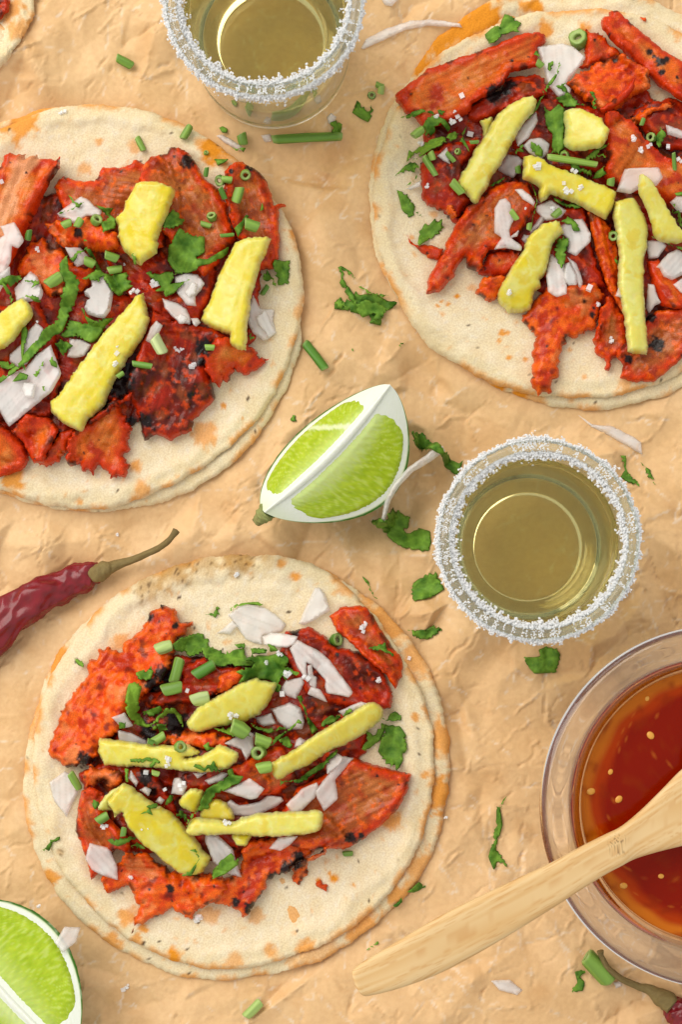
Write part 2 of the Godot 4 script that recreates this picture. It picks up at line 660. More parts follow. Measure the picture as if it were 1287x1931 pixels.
func pine(v: String, label: String, c: Array, more := {}):
	var p := outline(v, c, top_height(v, c) + 0.003)
	var o := {"kind": "pineapple", "s": 0.0005, "t": 0.0042, "r": 0.0018, "p": 2.3, "e": 0.00042, "curl": -16.0, "ang": angle_of(p), "sd": counts.get("pineapple_piece", 0) * 9.1, "press": 0.85, "smooth": true}
	o.merge(more, true)
	place("pineapple_piece", "pineapple", "pineapple", label + " on the " + taco, slab(p, o), "pineapple pieces on the " + taco)

func onion(v: String, label: String, c: Array, more := {}, where := ""):
	var p := outline(v, c, top_height(v, c) + 0.001)
	var o := {"kind": "onion", "s": 0.0005, "t": 0.0010, "r": 0.0006, "p": 3.2, "e": 0.00014, "ang": angle_of(p), "curl": 8.0, "sd": counts.get("onion_piece", 0) * 7.3, "press": 0.82}
	o.merge(more, true)
	var w := where if where else taco
	place("onion_piece", "onion", "onion", label + (" on the " + w if w != "-" else ""), slab(p, o), "white onion pieces on the " + (w if w != "-" else "paper"))

func leaf(v: String, tone: float, label: String, c: Array, more := {}, where := ""):
	var p := outline(v, c, top_height(v, c) + 0.0005)
	var o := {"kind": "leaf", "s": 0.00045, "t": 0.00028, "r": 0.0004, "p": 2.0, "e": 0.00036, "drape": 0.0012, "lift": 0.0002, "ang": angle_of(p), "tone": tone, "sd": counts.get("cilantro_leaf", 0) * 5.9}
	o.merge(more, true)
	var w := where if where else taco
	place("cilantro_leaf", "cilantro", "leaf", label + (" on the " + w if w != "-" else ""), slab(p, o), "chopped cilantro on the " + (w if w != "-" else "paper"))

# a short cut length of green onion; turn 999 stands it up as a ring
func scallion(v: String, x: float, y: float, turn: float, length: float, wide: float, tone: float, label: String, where := ""):
	var k: float = VIEW[v][2] * PX
	var r := wide * k * 0.5
	var l := length * k
	var q := pt(v, x, y, 0.008)
	q = pt(v, x, y, hs(q.x, q.y) + r)
	var up := turn > 900.0
	var vs := PackedVector3Array()
	var cs := PackedColorArray()
	var idx := PackedInt32Array()
	var sides := 16
	var prof := [[0.50, -0.5], [0.86, -0.5], [1.0, -0.42], [1.04, 0.0], [1.0, 0.42], [0.86, 0.5], [0.50, 0.5], [0.45, 0.0]]
	var outer := mixc(Color(0.075, 0.205, 0.022), Color(0.27, 0.42, 0.075), tone)
	if tone > 1.0:
		outer = mixc(outer, Color(0.62, 0.66, 0.36), tone - 1.0)
	var inner := mixc(outer, Color(0.55, 0.64, 0.25), 0.55)
	if up:
		l = r * 1.2
	for i in prof.size():
		for j in sides:
			var a := TAU * j / sides
			var w := 1.0 + 0.16 * na.get_noise_2d(j * 1.7 + x, i * 0.4 + y)
			var e: float = l * prof[i][1] + (cos(a) * r * 0.25 if i < 3 or i == 7 else cos(a + 1.0) * r * -0.2)
			vs.append(Vector3(e, sin(a) * r * prof[i][0] * w * (1.0 if up else 0.82), cos(a) * r * prof[i][0] * w))
			var streak := na.get_noise_2d(j * 2.3 + x, y) * 0.35
			cs.append(mixc(outer * (1.0 + streak), inner, 1.0 if i in [0, 6, 7] else 0.6 if i in [1, 5] else 0.0))
	for i in prof.size():
		var i2 := (i + 1) % prof.size()
		for j in sides:
			var j2 := (j + 1) % sides
			var a := i * sides + j
			var b := i2 * sides + j
			var c := i2 * sides + j2
			var d := i * sides + j2
			idx.append_array([a, b, c, a, c, d])
	var o := mesh_node(numbered("scallion_piece"), solid(vs, idx, cs), "scallion", self)
	var basis := Basis.from_euler(Vector3(0.3 * sin(x), -deg_to_rad(turn), 0.15 * cos(y))) if not up else Basis.from_euler(Vector3(0.0, x, 1.25 + 0.25 * sin(y)))
	var y0 := 0.0
	for k2 in 5:
		y0 = maxf(y0, hs(q.x + (k2 - 2) * 0.22 * l * cos(deg_to_rad(turn)), q.y + (k2 - 2) * 0.22 * l * sin(deg_to_rad(turn))) if not up else hs(q.x, q.y))
	o.transform = Transform3D(basis, Vector3(q.x, y0 + (r * 0.75 if not up else r * 0.5), q.y))
	var w2 := where if where else taco
	tag(o, label + (" on the " + w2 if w2 != "-" else ""), "scallion", "cut green onion on the " + (w2 if w2 != "-" else "paper"))
	for k3 in 7:
		var f := (k3 - 3) / 6.0 * (l if not up else r)
		hput(q.x + f * cos(deg_to_rad(turn)), q.y + f * sin(deg_to_rad(turn)), y0 + r * 1.5, maxi(1, int(r / HS * 0.8)))

func lathe(prof: Array, sides: int, wob := 0.0) -> ArrayMesh:
	var vs := PackedVector3Array()
	var idx := PackedInt32Array()
	for i in prof.size():
		for j in sides:
			var a := TAU * j / sides
			vs.append(Vector3(prof[i].x * cos(a), prof[i].y, prof[i].x * sin(a)))
	for i in prof.size() - 1:
		for j in sides:
			var j2 := (j + 1) % sides
			var a := i * sides + j
			var b := (i + 1) * sides + j
			var c := (i + 1) * sides + j2
			var d := i * sides + j2
			if prof[i].x > 1e-7:
				idx.append_array([a, d, c])
			if prof[i + 1].x > 1e-7:
				idx.append_array([a, c, b])
	return solid(vs, idx)

func bezier_profile(k: Array, per := 6) -> Array:           # a smooth profile through the points; a repeated point makes a corner
	var o := []
	for i in k.size() - 1:
		var a: Vector2 = k[i]
		var b: Vector2 = k[i + 1]
		if a.distance_to(b) < 1e-8:
			continue
		var p: Vector2 = k[maxi(i - 1, 0)]
		var q: Vector2 = k[mini(i + 2, k.size() - 1)]
		for s in per:
			o.append(a.cubic_interpolate(b, p, q, s / float(per)))
	o.append(k[k.size() - 1])
	for i in o.size():
		o[i].x = maxf(o[i].x, 0.0)
	return o

# ---------------------------------------------------------------- the setting

func facets(step: float, jitter: float, amp: float, mask_freq: float, crack: float, sd: int, ridge := 0.0):
	# crumpled paper: flat facets between random points of random height, with straight creases where they meet
	rng.seed = sd
	var p := PackedVector2Array()
	var h := PackedFloat32Array()
	var x := HX - step
	while x < HX + HW * HS + step:
		var z := HZ - step
		while z < HZ + HH * HS + step:
			p.append(Vector2(x + rng.randf_range(-jitter, jitter) * step, z + rng.randf_range(-jitter, jitter) * step))
			h.append(rng.randf_range(-1.0, 1.0) * amp)
			z += step
		x += step
	var t := Geometry2D.triangulate_delaunay(p)
	var edges := {}
	for i in range(0, t.size(), 3):
		var a := p[t[i]]
		var b := p[t[i + 1]]
		var c := p[t[i + 2]]
		var den := (b.y - c.y) * (a.x - c.x) + (c.x - b.x) * (a.y - c.y)
		if absf(den) < 1e-12:
			continue
		var lo := a.min(b).min(c)
		var hi := a.max(b).max(c)
		var x0 := maxi(int(ceil((lo.x - HX) / HS)), 0)
		var x1 := mini(int((hi.x - HX) / HS), HW - 1)
		var z0 := maxi(int(ceil((lo.y - HZ) / HS)), 0)
		var z1 := mini(int((hi.y - HZ) / HS), HH - 1)
		for j in range(z0, z1 + 1):
			for k in range(x0, x1 + 1):
				var qx := HX + k * HS
				var qz := HZ + j * HS
				var u := ((b.y - c.y) * (qx - c.x) + (c.x - b.x) * (qz - c.y)) / den
				var v := ((c.y - a.y) * (qx - c.x) + (a.x - c.x) * (qz - c.y)) / den
				if u >= 0.0 and v >= 0.0 and u + v < 1.0:
					var m := 1.0 if mask_freq == 0.0 else clampf(0.45 + na.get_noise_2d(qx * mask_freq + sd, qz * mask_freq) * 1.3, 0.05, 1.2)
					H[j * HW + k] += (u * h[t[i]] + v * h[t[i + 1]] + (1.0 - u - v) * h[t[i + 2]]) * m
		for e in 3:
			var e0 := mini(t[i + e], t[i + (e + 1) % 3])
			var e1 := maxi(t[i + e], t[i + (e + 1) % 3])
			edges[Vector2i(e0, e1)] = true
	# sharp little ridges and valleys where the folds were pressed
	for e in edges:
		var a := p[e.x]
		var b := p[e.y]
		var k := rng.randf_range(-1.0, 1.0)
		if absf(k) < 0.35 or a.distance_to(b) > step * 2.0 or ridge == 0.0:
			continue
		var n := int(a.distance_to(b) / (HS * 0.4)) + 1
		for s in n:
			var q := a.lerp(b, s / float(n))
			q += Vector2(na.get_noise_2d(q.x * 200.0, q.y * 200.0), na.get_noise_2d(q.y * 200.0, q.x * 200.0)) * 0.0007
			var ix := int((q.x - HX) / HS + 0.5)
			var iz := int((q.y - HZ) / HS + 0.5)
			if ix >= 0 and iz >= 0 and ix < HW and iz < HH:
				var w := k * ridge * clampf(na.get_noise_2d(q.x * 120.0 + sd, q.y * 120.0) * 1.4 + 0.45, 0.0, 1.0)
				var was := fold[iz * HW + ix]
				fold[iz * HW + ix] = w if absf(w) > absf(was) else was
	# the coating is cracked white along some of the creases
	for e in edges:
		var k := rng.randf()
		var a := p[e.x]
		var b := p[e.y]
		if k > crack or a.distance_to(b) > step * 2.0:
			continue
		var n := int(a.distance_to(b) / (HS * 0.5)) + 1
		for s in n:
			var q := a.lerp(b, s / float(n))
			q += Vector2(na.get_noise_2d(q.x * 300.0, q.y * 300.0), na.get_noise_2d(q.y * 300.0, q.x * 300.0)) * 0.0006
			var w := clampf(na.get_noise_2d(q.x * 260.0 + sd, q.y * 260.0) * 1.2 + 0.25, 0.0, 1.0) * (0.35 + rng.randf() * 0.65)
			var ix := int((q.x - HX) / HS + 0.5)
			var iz := int((q.y - HZ) / HS + 0.5)
			if ix >= 0 and iz >= 0 and ix < HW and iz < HH:
				crease[iz * HW + ix] = maxf(crease[iz * HW + ix], w)

func pressed(x: float, z: float) -> float:                  # how freely the paper may crumple here
	var k := 1.0
	for d in [[430, 1450, 0.0535], [180, 578, 0.0535], [1080, 385, 0.0525], [990, 1035, 0.0185], [515, 104, 0.0185], [1322, 1503, 0.026], [-240, -60, 0.034]]:
		var q := at(d[0], d[1], 0.001)
		k = minf(k, lerpf(0.06, 1.0, smoothstep(d[2] - 0.002, d[2] + 0.012, Vector2(x, z).distance_to(q))))
	return k

func build_paper():
	H.resize(HW * HH)
	crease.resize(HW * HH)
	fold.resize(HW * HH)
	facets(0.036, 0.45, 0.0036, 0.0, 0.10, 21)
	facets(0.0150, 0.48, 0.0044, 20.0, 0.16, 22, 0.00060)
	facets(0.0085, 0.48, 0.0023, 22.0, 0.16, 24, 0.00046)
	facets(0.0050, 0.48, 0.0009, 30.0, 0.10, 23)
	var vs := PackedVector3Array()
	var cs := PackedColorArray()
	var idx := PackedInt32Array()
	vs.resize(HW * HH)
	cs.resize(HW * HH)
	for j in HH:
		for i in HW:
			var k := j * HW + i
			var x := HX + i * HS
			var z := HZ + j * HS
			H[k] = (H[k] + na.get_noise_2d(x * 22.0, z * 22.0) * 0.0007 + fold[k]) * pressed(x, z)
			vs[k] = Vector3(x, H[k], z)
			var n := nb.get_noise_2d(x * 30.0 + 9.0, z * 30.0)
			var c := mixc(Color(0.765, 0.475, 0.220), Color(0.825, 0.550, 0.285), 0.5 + n * 0.7)
			c = mixc(c, Color(0.66, 0.37, 0.15), stepc(0.2, 0.6, nb.get_noise_2d(x * 40.0, z * 40.0 + 30.0)) * 0.5)
			cs[k] = mixc(c, Color(0.87, 0.72, 0.55), crease[k] * 0.72)
	for j in HH - 1:
		for i in HW - 1:
			var k := j * HW + i
			idx.append_array([k, k + 1, k + HW, k + 1, k + HW + 1, k + HW])
	var o := mesh_node("baking_paper", solid(vs, idx, cs), "paper", self)
	tag(o, "crumpled tan baking paper spread under all the food", "paper")
	o.set_meta("kind", "structure")
	var slab_mesh := BoxMesh.new()
	slab_mesh.size = Vector3(1.2, 0.03, 1.2)
	var t := mesh_node("table", slab_mesh, "table", self, Vector3(0, -0.032, 0))
	t.set_meta("kind", "structure")
	t.set_meta("label", "plain table surface under the baking paper")
	t.set_meta("category", "table")

# ---------------------------------------------------------------- tortillas

func tortilla(label: String, v: String, c: Array, h: float, lift: float, sd: float, stains: Array, toast: Array):
	var ring := resample(smooth_closed(outline(v, c, h), 10), 0.0004)
	var mid := Vector2.ZERO
	for q in ring:
		mid += q
	mid /= ring.size()
	var na_ := 460
	var nr := 84
	var rad := PackedFloat32Array()
	rad.resize(na_)
	for q in ring:                                           # distance to the rim in each direction
		var d := q - mid
		var k := int(fposmod(atan2(d.y, d.x) / TAU * na_, na_))
		rad[k] = maxf(rad[k], d.length())
	for k in na_:
		if rad[k] == 0.0:
			rad[k] = rad[(k + na_ - 1) % na_]
	var rs := PackedFloat32Array()
	for k in na_:
		var s := 0.0
		for w in range(-3, 4):
			s += rad[(k + w + na_) % na_]
		rs.append(s / 7.0)
	var spots := []
	for s in stains:
		var w := pt(s[0], s[1], s[2], h)
		spots.append([w, s[3] * VIEW[s[0]][2] * PX, s[4]])
	var burnt := []
	for s in toast:
		var w := pt(s[0], s[1], s[2], h)
		burnt.append([w, s[3] * VIEW[s[0]][2] * PX, s[4]])
	var t := 0.0016
	var vs := PackedVector3Array()
	var cs := PackedColorArray()
	var idx := PackedInt32Array()
	var y0 := hs(mid.x, mid.y) + lift
	var rows := nr + 4
	for i in rows:
		var f := float(i) / (nr - 1) if i < nr else 1.0
		for j in na_:
			var a := TAU * (j + 0.5) / na_
			var r0 := rs[j] + na.get_noise_2d(cos(a) * 7.0 + sd, sin(a) * 7.0) * 0.0004 + na.get_noise_2d(a * 90.0, sd) * 0.00022
			var q := mid + Vector2(cos(a), sin(a)) * r0 * f
			var d := r0 * (1.0 - f)
			var b := lift + soft(q.x, q.y, 0.007) if lift > 0.0 else soft(q.x, q.y, 0.007)
			var y := b
			if i < nr:
				var u := clampf(d / 0.0011, 0.0, 1.0)
				y += t * (0.45 + 0.55 * sqrt(1.0 - (1.0 - u) * (1.0 - u)))
				y += nb.get_noise_2d(q.x * 90.0 + sd, q.y * 90.0) * 0.00026 + nb.get_noise_2d(q.x * 420.0, q.y * 420.0 + sd) * 0.00007
				y += exp(-pow((d - 0.0042 + na.get_noise_2d(a * 3.0, sd) * 0.002) / 0.0016, 2.0)) * 0.0005
			else:
				var g := (i - nr + 1) / 4.0
				y += t * 0.45 * (1.0 - g)
				q = mid + Vector2(cos(a), sin(a)) * (r0 - 0.0006 * g if i < rows - 1 else 0.0)
				d = 0.0
			vs.append(Vector3(q.x - mid.x, y - y0, q.y - mid.y))
			var n := nb.get_noise_2d(q.x * 120.0 + sd, q.y * 120.0)
			var n2 := nb.get_noise_2d(q.x * 420.0, q.y * 420.0 + sd)
			var cc := mixc(Color(0.87, 0.715, 0.445), Color(0.92, 0.815, 0.59), 0.5 + n * 0.7 + n2 * 0.25)
			cc = mixc(cc, Color(0.86, 0.79, 0.67), stepc(0.28, 0.6, n2) * 0.5)
			cc = mixc(cc, Color(0.80, 0.66, 0.36), stepc(0.006, 0.002, d) * 0.35)
			var st := stepc(0.42, 0.75, nb.get_noise_2d(q.x * 190.0 - sd, q.y * 190.0)) * 0.55
			st = maxf(st, stepc(0.0022, 0.0002, d + n2 * 0.001) * stepc(-0.1, 0.4, na.get_noise_2d(a * 5.0 + sd, 3.0 + sd)) * 0.75)
			for s in spots:
				var ds: float = (s[0] as Vector2).distance_to(q) / s[1]
				if ds < 1.4:
					st = maxf(st, stepc(1.15, 0.55, ds + nb.get_noise_2d(q.x * 300.0, q.y * 300.0) * 0.6) * s[2])
			cc = mixc(cc, Color(0.84, 0.32, 0.025), st)
			for s in burnt:
				var db: float = (s[0] as Vector2).distance_to(q) / s[1]
				if db < 1.4:
					var bb: float = stepc(1.2, 0.3, db + nb.get_noise_2d(q.x * 260.0, q.y * 260.0) * 0.6) * s[2]
					cc = mixc(cc, Color(0.50, 0.27, 0.07), bb * 0.75)
					cc = mixc(cc, Color(0.10, 0.05, 0.02), bb * stepc(0.5, 0.7, na.get_noise_2d(q.x * 700.0 + q.y * 500.0, q.y * 1500.0 - q.x * 900.0)) * 0.8)
			cc = mixc(cc, Color(0.08, 0.04, 0.02), stepc(0.88, 0.92, na.get_noise_2d(q.x * 330.0 + sd, q.y * 330.0)))
			cs.append(cc)
	for i in rows - 1:
		for j in na_:
			var j2 := (j + 1) % na_
			var a := i * na_ + j
			var b := (i + 1) * na_ + j
			var c2 := (i + 1) * na_ + j2
			var d2 := i * na_ + j2
			idx.append_array([a, b, c2])
			if i > 0:
				idx.append_array([a, c2, d2])
	var fix := PackedInt32Array()
	for i in range(0, idx.size(), 3):
		fix.append_array([idx[i], idx[i + 1], idx[i + 2]])
	var o := mesh_node(numbered("tortilla"), solid(vs, fix, cs), "tortilla", self, Vector3(mid.x, y0, mid.y))
	tag(o, label, "tortilla", "corn tortillas")
	for i in nr:
		for j in na_:
			var w := vs[i * na_ + j]
			if i < nr - 12 or j % 1 == 0:
				hput(w.x + mid.x, w.z + mid.y, w.y + y0, 1)
	for s in 6:                                              # close the pinholes that the rays leave in the height grid
		pass

func build_tortillas():
	# lower taco
	tortilla("orange rimmed lower tortilla showing along the right side of the lower taco", "P",
		[480, 1052, 552, 1062, 612, 1076, 654, 1098, 727, 1154, 780, 1212, 822, 1289, 846, 1380, 849, 1447, 836, 1552, 794, 1654, 727, 1727, 626, 1801, 545, 1829, 430, 1850, 380, 1847, 327, 1837, 240, 1801, 170, 1755, 117, 1699, 79, 1640, 47, 1542, 45, 1450, 60, 1362, 86, 1275, 128, 1205, 200, 1142, 257, 1104, 330, 1080, 400, 1062], 0.002, 0.0, 3.0,
		[["P", 730, 1170, 60, 0.8], ["P", 790, 1240, 40, 0.7], ["P", 838, 1390, 40, 0.8], ["P", 840, 1500, 45, 0.9], ["P", 800, 1640, 50, 0.7], ["P", 690, 1760, 50, 0.8], ["P", 600, 1800, 60, 0.5], ["P", 100, 1240, 40, 0.9], ["P", 60, 1360, 40, 0.6], ["P", 95, 1655, 18, 0.9], ["P", 205, 1785, 30, 0.8], ["P", 755, 1690, 30, 0.8]], [])
	tortilla("upper cream tortilla with toasted top edge carrying the lower taco", "P",
		[480, 1047, 432, 1047, 380, 1052, 310, 1075, 257, 1096, 198, 1138, 152, 1187, 110, 1247, 82, 1310, 65, 1380, 61, 1432, 66, 1500, 84, 1570, 110, 1633, 152, 1692, 205, 1745, 257, 1783, 327, 1813, 397, 1828, 430, 1829, 500, 1820, 570, 1797, 640, 1766, 710, 1710, 762, 1650, 801, 1570, 818, 1482, 820, 1440, 815, 1362, 780, 1275, 727, 1187, 675, 1128, 612, 1075, 552, 1051], 0.0045, 0.0002, 17.0,
		[["G", 850, 1065, 50, 1.0], ["G", 600, 850, 60, 0.8], ["G", 650, 980, 40, 0.8], ["G", 690, 920, 25, 0.9], ["G", 1180, 1100, 60, 0.6], ["H", 420, 1030, 60, 0.8], ["H", 230, 1040, 40, 0.7], ["H", 570, 650, 25, 1.0], ["H", 550, 625, 15, 0.9], ["H", 490, 660, 18, 1.0], ["H", 880, 340, 60, 0.8], ["H", 680, 685, 15, 0.9], ["H", 1060, 90, 30, 0.8], ["F", 360, 160, 30, 0.9], ["F", 290, 95, 30, 0.8], ["F", 620, 230, 40, 0.6], ["F", 1015, 920, 25, 0.8], ["G", 1040, 850, 60, 0.6], ["E", 560, 520, 60, 0.7], ["H", 150, 850, 50, 0.6], ["E", 930, 470, 40, 0.6], ["G", 200, 640, 20, 0.7]],
		[["E", 700, 200, 110, 0.9], ["E", 850, 140, 110, 1.0], ["E", 1000, 90, 100, 0.8], ["E", 1200, 60, 110, 0.8], ["F", 60, 50, 120, 0.9], ["F", 220, 70, 60, 0.5], ["E", 800, 260, 40, 0.5], ["G", 240, 515, 25, 0.8]])
	# left taco
	tortilla("lower tortilla peeking out below the right edge of the left taco", "P",
		[-80, 270, 0, 232, 100, 202, 190, 198, 300, 217, 400, 268, 480, 335, 540, 415, 565, 500, 568, 600, 566, 652, 550, 710, 527, 755, 466, 848, 373, 918, 303, 946, 233, 960, 116, 962, 0, 930, -90, 890, -170, 800, -205, 690, -210, 560, -190, 440, -145, 340], 0.002, 0.0, 31.0,
		[["P", 60, 225, 60, 0.9], ["P", 430, 290, 50, 0.8]], [])
	tortilla("upper cream tortilla carrying the left taco", "P",
		[-80, 275, 0, 240, 100, 206, 190, 196, 300, 214, 400, 264, 480, 330, 540, 408, 566, 495, 569, 596, 527, 722, 466, 811, 373, 886, 280, 932, 219, 955, 116, 957, 0, 923, -90, 880, -165, 790, -200, 690, -205, 570, -185, 450, -145, 350], 0.0045, 0.0002, 47.0,
		[["A", 70, 130, 90, 0.9], ["LB", 560, 100, 130, 1.0], ["LB", 700, 60, 100, 0.9], ["LB", 470, 40, 70, 0.7], ["LB", 640, 180, 80, 0.8], ["LA", 800, 40, 40, 0.7], ["LA", 680, 240, 60, 0.6], ["LD", 500, 1200, 120, 0.7], ["LD", 650, 970, 30, 0.9], ["LD", 800, 1075, 20, 0.8], ["LE", 100, 870, 110, 0.9], ["LE", 1100, 770, 60, 0.8], ["LE", 1150, 950, 80, 0.7], ["LB", 1230, 780, 50, 0.8], ["LD", 1270, 200, 60, 0.6], ["LE", 640, 1050, 30, 0.7], ["LA", 1090, 60, 60, 0.6]], [["P", 300, 205, 25, 0.3]])
	# upper right taco
	tortilla("lower tortilla with a broad orange stain at the upper left of the right taco", "P",
		[772, 149, 800, 100, 842, 56, 893, 21, 940, 0, 1000, -14, 1080, -20, 1170, -16, 1243, 2, 1278, 17, 1340, 50, 1420, 130, 1462, 240, 1475, 380, 1450, 520, 1400, 620, 1330, 700, 1260, 744, 1223, 754, 1131, 772, 1015, 758, 922, 721, 848, 670, 769, 591, 718, 503, 699, 420, 700, 330, 715, 250, 745, 190], 0.002, 0.0, 61.0,
		[["RA", 420, 330, 200, 1.0], ["RA", 620, 230, 210, 1.0], ["RA", 780, 150, 190, 1.0], ["RA", 280, 520, 120, 1.0], ["RB", 110, 60, 90, 1.0], ["RB", 20, 60, 70, 0.9], ["RE", 650, 1080, 80, 1.0], ["RE", 830, 1150, 80, 1.0], ["RE", 500, 1010, 60, 0.9], ["RE", 200, 850, 50, 0.6], ["RF", 100, 1180, 80, 0.6], ["RB", 1250, 260, 40, 0.6]], [])
	tortilla("upper pale tortilla with torn left edge carrying the right taco", "P",
		[786, 144, 823, 105, 870, 75, 916, 54, 982, 28, 1080, 15, 1150, 15, 1197, 23, 1243, 37, 1290, 60, 1360, 110, 1425, 200, 1452, 300, 1455, 420, 1425, 540, 1370, 630, 1290, 700, 1200, 737, 1107, 750, 1015, 744, 945, 726, 876, 693, 806, 647, 750, 559, 713, 466, 704, 396, 706, 330, 728, 252, 753, 198], 0.0045, 0.0002, 79.0,
		[["RB", 180, 230, 80, 0.9], ["RB", 490, 220, 60, 0.9], ["RE", 320, 335, 25, 1.0], ["RE", 200, 375, 18, 0.9], ["RE", 170, 415, 22, 0.9], ["RE", 255, 400, 15, 0.9], ["RE", 690, 630, 30, 0.9], ["RE", 670, 690, 20, 0.9], ["RE", 740, 830, 28, 0.9], ["RE", 880, 845, 25, 0.9], ["RE", 740, 630, 15, 0.8], ["RF", 500, 985, 30, 0.6], ["RF", 840, 1030, 60, 0.6], ["RC", 200, 850, 30, 0.7], ["RF", 380, 770, 25, 0.7], ["RB", 1260, 280, 40, 0.6], ["RC", 380, 660, 40, 0.6], ["RC", 690, 1250, 40, 0.5]], [])

func build_corner_taco():
	taco = "cut off taco in the top left corner"
	tortilla("tortilla edge entering at the top left corner", "P", [67, -60, 65, 0, 60, 40, 48, 68, 32, 96, 0, 132, -40, 165, -110, 205, -200, 228, -300, 215, -400, 160, -470, 60, -490, -60, -470, -180, -400, -280, -300, -335, -200, -345, -100, -310, -10, -235, 45, -150], 0.003, 0.0, 93.0, [["P", 40, 60, 25, 0.7], ["P", 20, 20, 30, 0.8]], [])
	meat("P", 2, "dark red meat edge", [-60, -40, 0, -25, 18, 0, 16, 22, 4, 36, -20, 45, -70, 40, -90, 0])

# ---------------------------------------------------------------- glasses, bowl

func salt_ring(parent: Node3D, r_in: float, r_out: float, y: float, count: int):
	var cube := SurfaceTool.new()
	cube.begin(Mesh.PRIMITIVE_TRIANGLES)
	var b := BoxMesh.new()
	b.size = Vector3(1.0, 0.8, 0.9)
	cube.append_from(b, 0, Transform3D(Basis(), Vector3.ZERO))
	b = BoxMesh.new()
	b.size = Vector3(0.7, 0.7, 0.6)
	cube.append_from(b, 0, Transform3D(Basis.from_euler(Vector3(0.6, 0.8, 0.3)), Vector3(0.35, 0.2, 0.25)))
	var m := cube.commit()
	var mm := MultiMesh.new()
	mm.transform_format = MultiMesh.TRANSFORM_3D
	mm.mesh = m
	mm.instance_count = count
	for i in count:
		var a := rng.randf() * TAU
		var k := rng.randf()
		var s := rng.randf_range(0.00020, 0.00052)
		var r := 0.0
		var h := 0.0
		var lump := na.get_noise_2d(cos(a) * 9.0 + y * 50.0, sin(a) * 9.0) + na.get_noise_2d(cos(a) * 30.0, sin(a) * 30.0) * 0.5
		if k < 0.48:                                       # outside of the lip
			r = r_out + absf(rng.randfn(0.0, 0.00042)) * (1.0 + lump * 0.7) + 0.0001
			h = y - 0.0004 - absf(rng.randfn(0.0, 0.0019))
		elif k < 0.86:                                     # inside of the lip
			r = r_in - absf(rng.randfn(0.0, 0.00065)) * (1.0 + lump * 0.6) - 0.0001
			h = y - 0.0002 - absf(rng.randfn(0.0, 0.0016))
		else:                                              # sparse on top
			r = lerpf(r_in, r_out, rng.randf())
			h = y + 0.0001
			s *= 0.75
			if lump < 0.1:
				s *= 0.2
		var t := Transform3D(Basis.from_euler(Vector3(rng.randf() * TAU, rng.randf() * TAU, rng.randf() * TAU)).scaled(Vector3(s, s * rng.randf_range(0.6, 1.0), s)), Vector3(cos(a) * r, h, sin(a) * r))
		mm.set_instance_transform(i, t)
	var o := MultiMeshInstance3D.new()
	o.name = "salt_rim"
	o.multimesh = mm
	m.surface_set_material(0, mats["salt"])
	o.set_meta("kind", "stuff")
	o.set_meta("label", "coarse white salt crusted round the lip")
	parent.add_child(o, true)

func shot_glass(label: String, drink_label: String, base: Vector2, lean: float):
	var y := hs(base.x, base.y) + 0.0004
	var g := thing("shot_glass", label, "glass", Vector3(base.x, y, base.y), "salt rimmed shot glasses")
	var h := 0.056
	var rb := 0.0200
	var rt := 0.0241
	var prof := bezier_profile([Vector2(0, 0.0012), Vector2(rb - 0.004, 0.0008), Vector2(rb - 0.0018, 0.0), Vector2(rb - 0.0006, 0.0002), Vector2(rb, 0.0012), Vector2(rb + 0.0004, 0.004), Vector2(lerpf(rb, rt, 0.5), h * 0.5), Vector2(rt, h - 0.001), Vector2(rt - 0.0003, h - 0.0003), Vector2(rt - 0.0012, h), Vector2(rt - 0.0021, h - 0.0004), Vector2(rt - 0.0024, h - 0.0012), Vector2(lerpf(rb, rt, 0.5) - 0.0024, h * 0.5), Vector2(rb - 0.0018, 0.0125), Vector2(rb - 0.0026, 0.0098), Vector2(rb - 0.0046, 0.0085), Vector2(rb - 0.008, 0.0082), Vector2(0, 0.0084)], 5)
	mesh_node("glass_body", lathe(prof, 128), "clear_glass", g)
	var foot := bezier_profile([Vector2(rb - 0.0058, 0.0018), Vector2(rb - 0.0018, 0.0008), Vector2(rb + 0.0001, 0.0006), Vector2(rb + 0.0006, 0.003), Vector2(rb + 0.0007, 0.0075), Vector2(rb - 0.0012, 0.0094), Vector2(rb - 0.0028, 0.0088), Vector2(rb - 0.0048, 0.0076), Vector2(rb - 0.0060, 0.0060), Vector2(rb - 0.0063, 0.0034), Vector2(rb - 0.0058, 0.0018)], 6)
	mesh_node("glass_foot", lathe(foot, 128), "glass", g)
	salt_ring(g, rt - 0.0024, rt, h, 19000)
	# the drink fills the glass; its skin lies a hair inside the glass wall
	var lv := h * 0.74
	var e := 0.00012
	var at_lv := lerpf(rb, rt, lv / h) - 0.0024 + e
	var dp := bezier_profile([Vector2(0, 0.0084 - e), Vector2(rb - 0.008, 0.0082 - e), Vector2(rb - 0.0046 + e, 0.0085 - e), Vector2(rb - 0.0026 + e, 0.0098 - e), Vector2(rb - 0.0018 + e, 0.0125), Vector2(lerpf(rb, rt, 0.5) - 0.0024 + e, h * 0.5), Vector2(at_lv, lv), Vector2(at_lv - 0.0003, lv + 0.0002), Vector2(at_lv - 0.0012, lv - 0.0004), Vector2(at_lv - 0.003, lv - 0.0006), Vector2(0, lv - 0.0006)], 5)
	var d := mesh_node(numbered("golden_drink"), lathe(dp, 128), "drink", self, g.position)
	tag(d, drink_label, "drink", "golden drinks in the shot glasses")

func build_glasses():
	shot_glass("clear shot glass with thick salt rim standing right of the lime wedge", "golden drink in the shot glass right of the lime wedge", at(990, 1035, 0.003), 0.0)
	shot_glass("clear shot glass with salt rim cut off by the top edge", "golden drink in the shot glass at the top edge", at(515, 100, 0.003), 0.0)

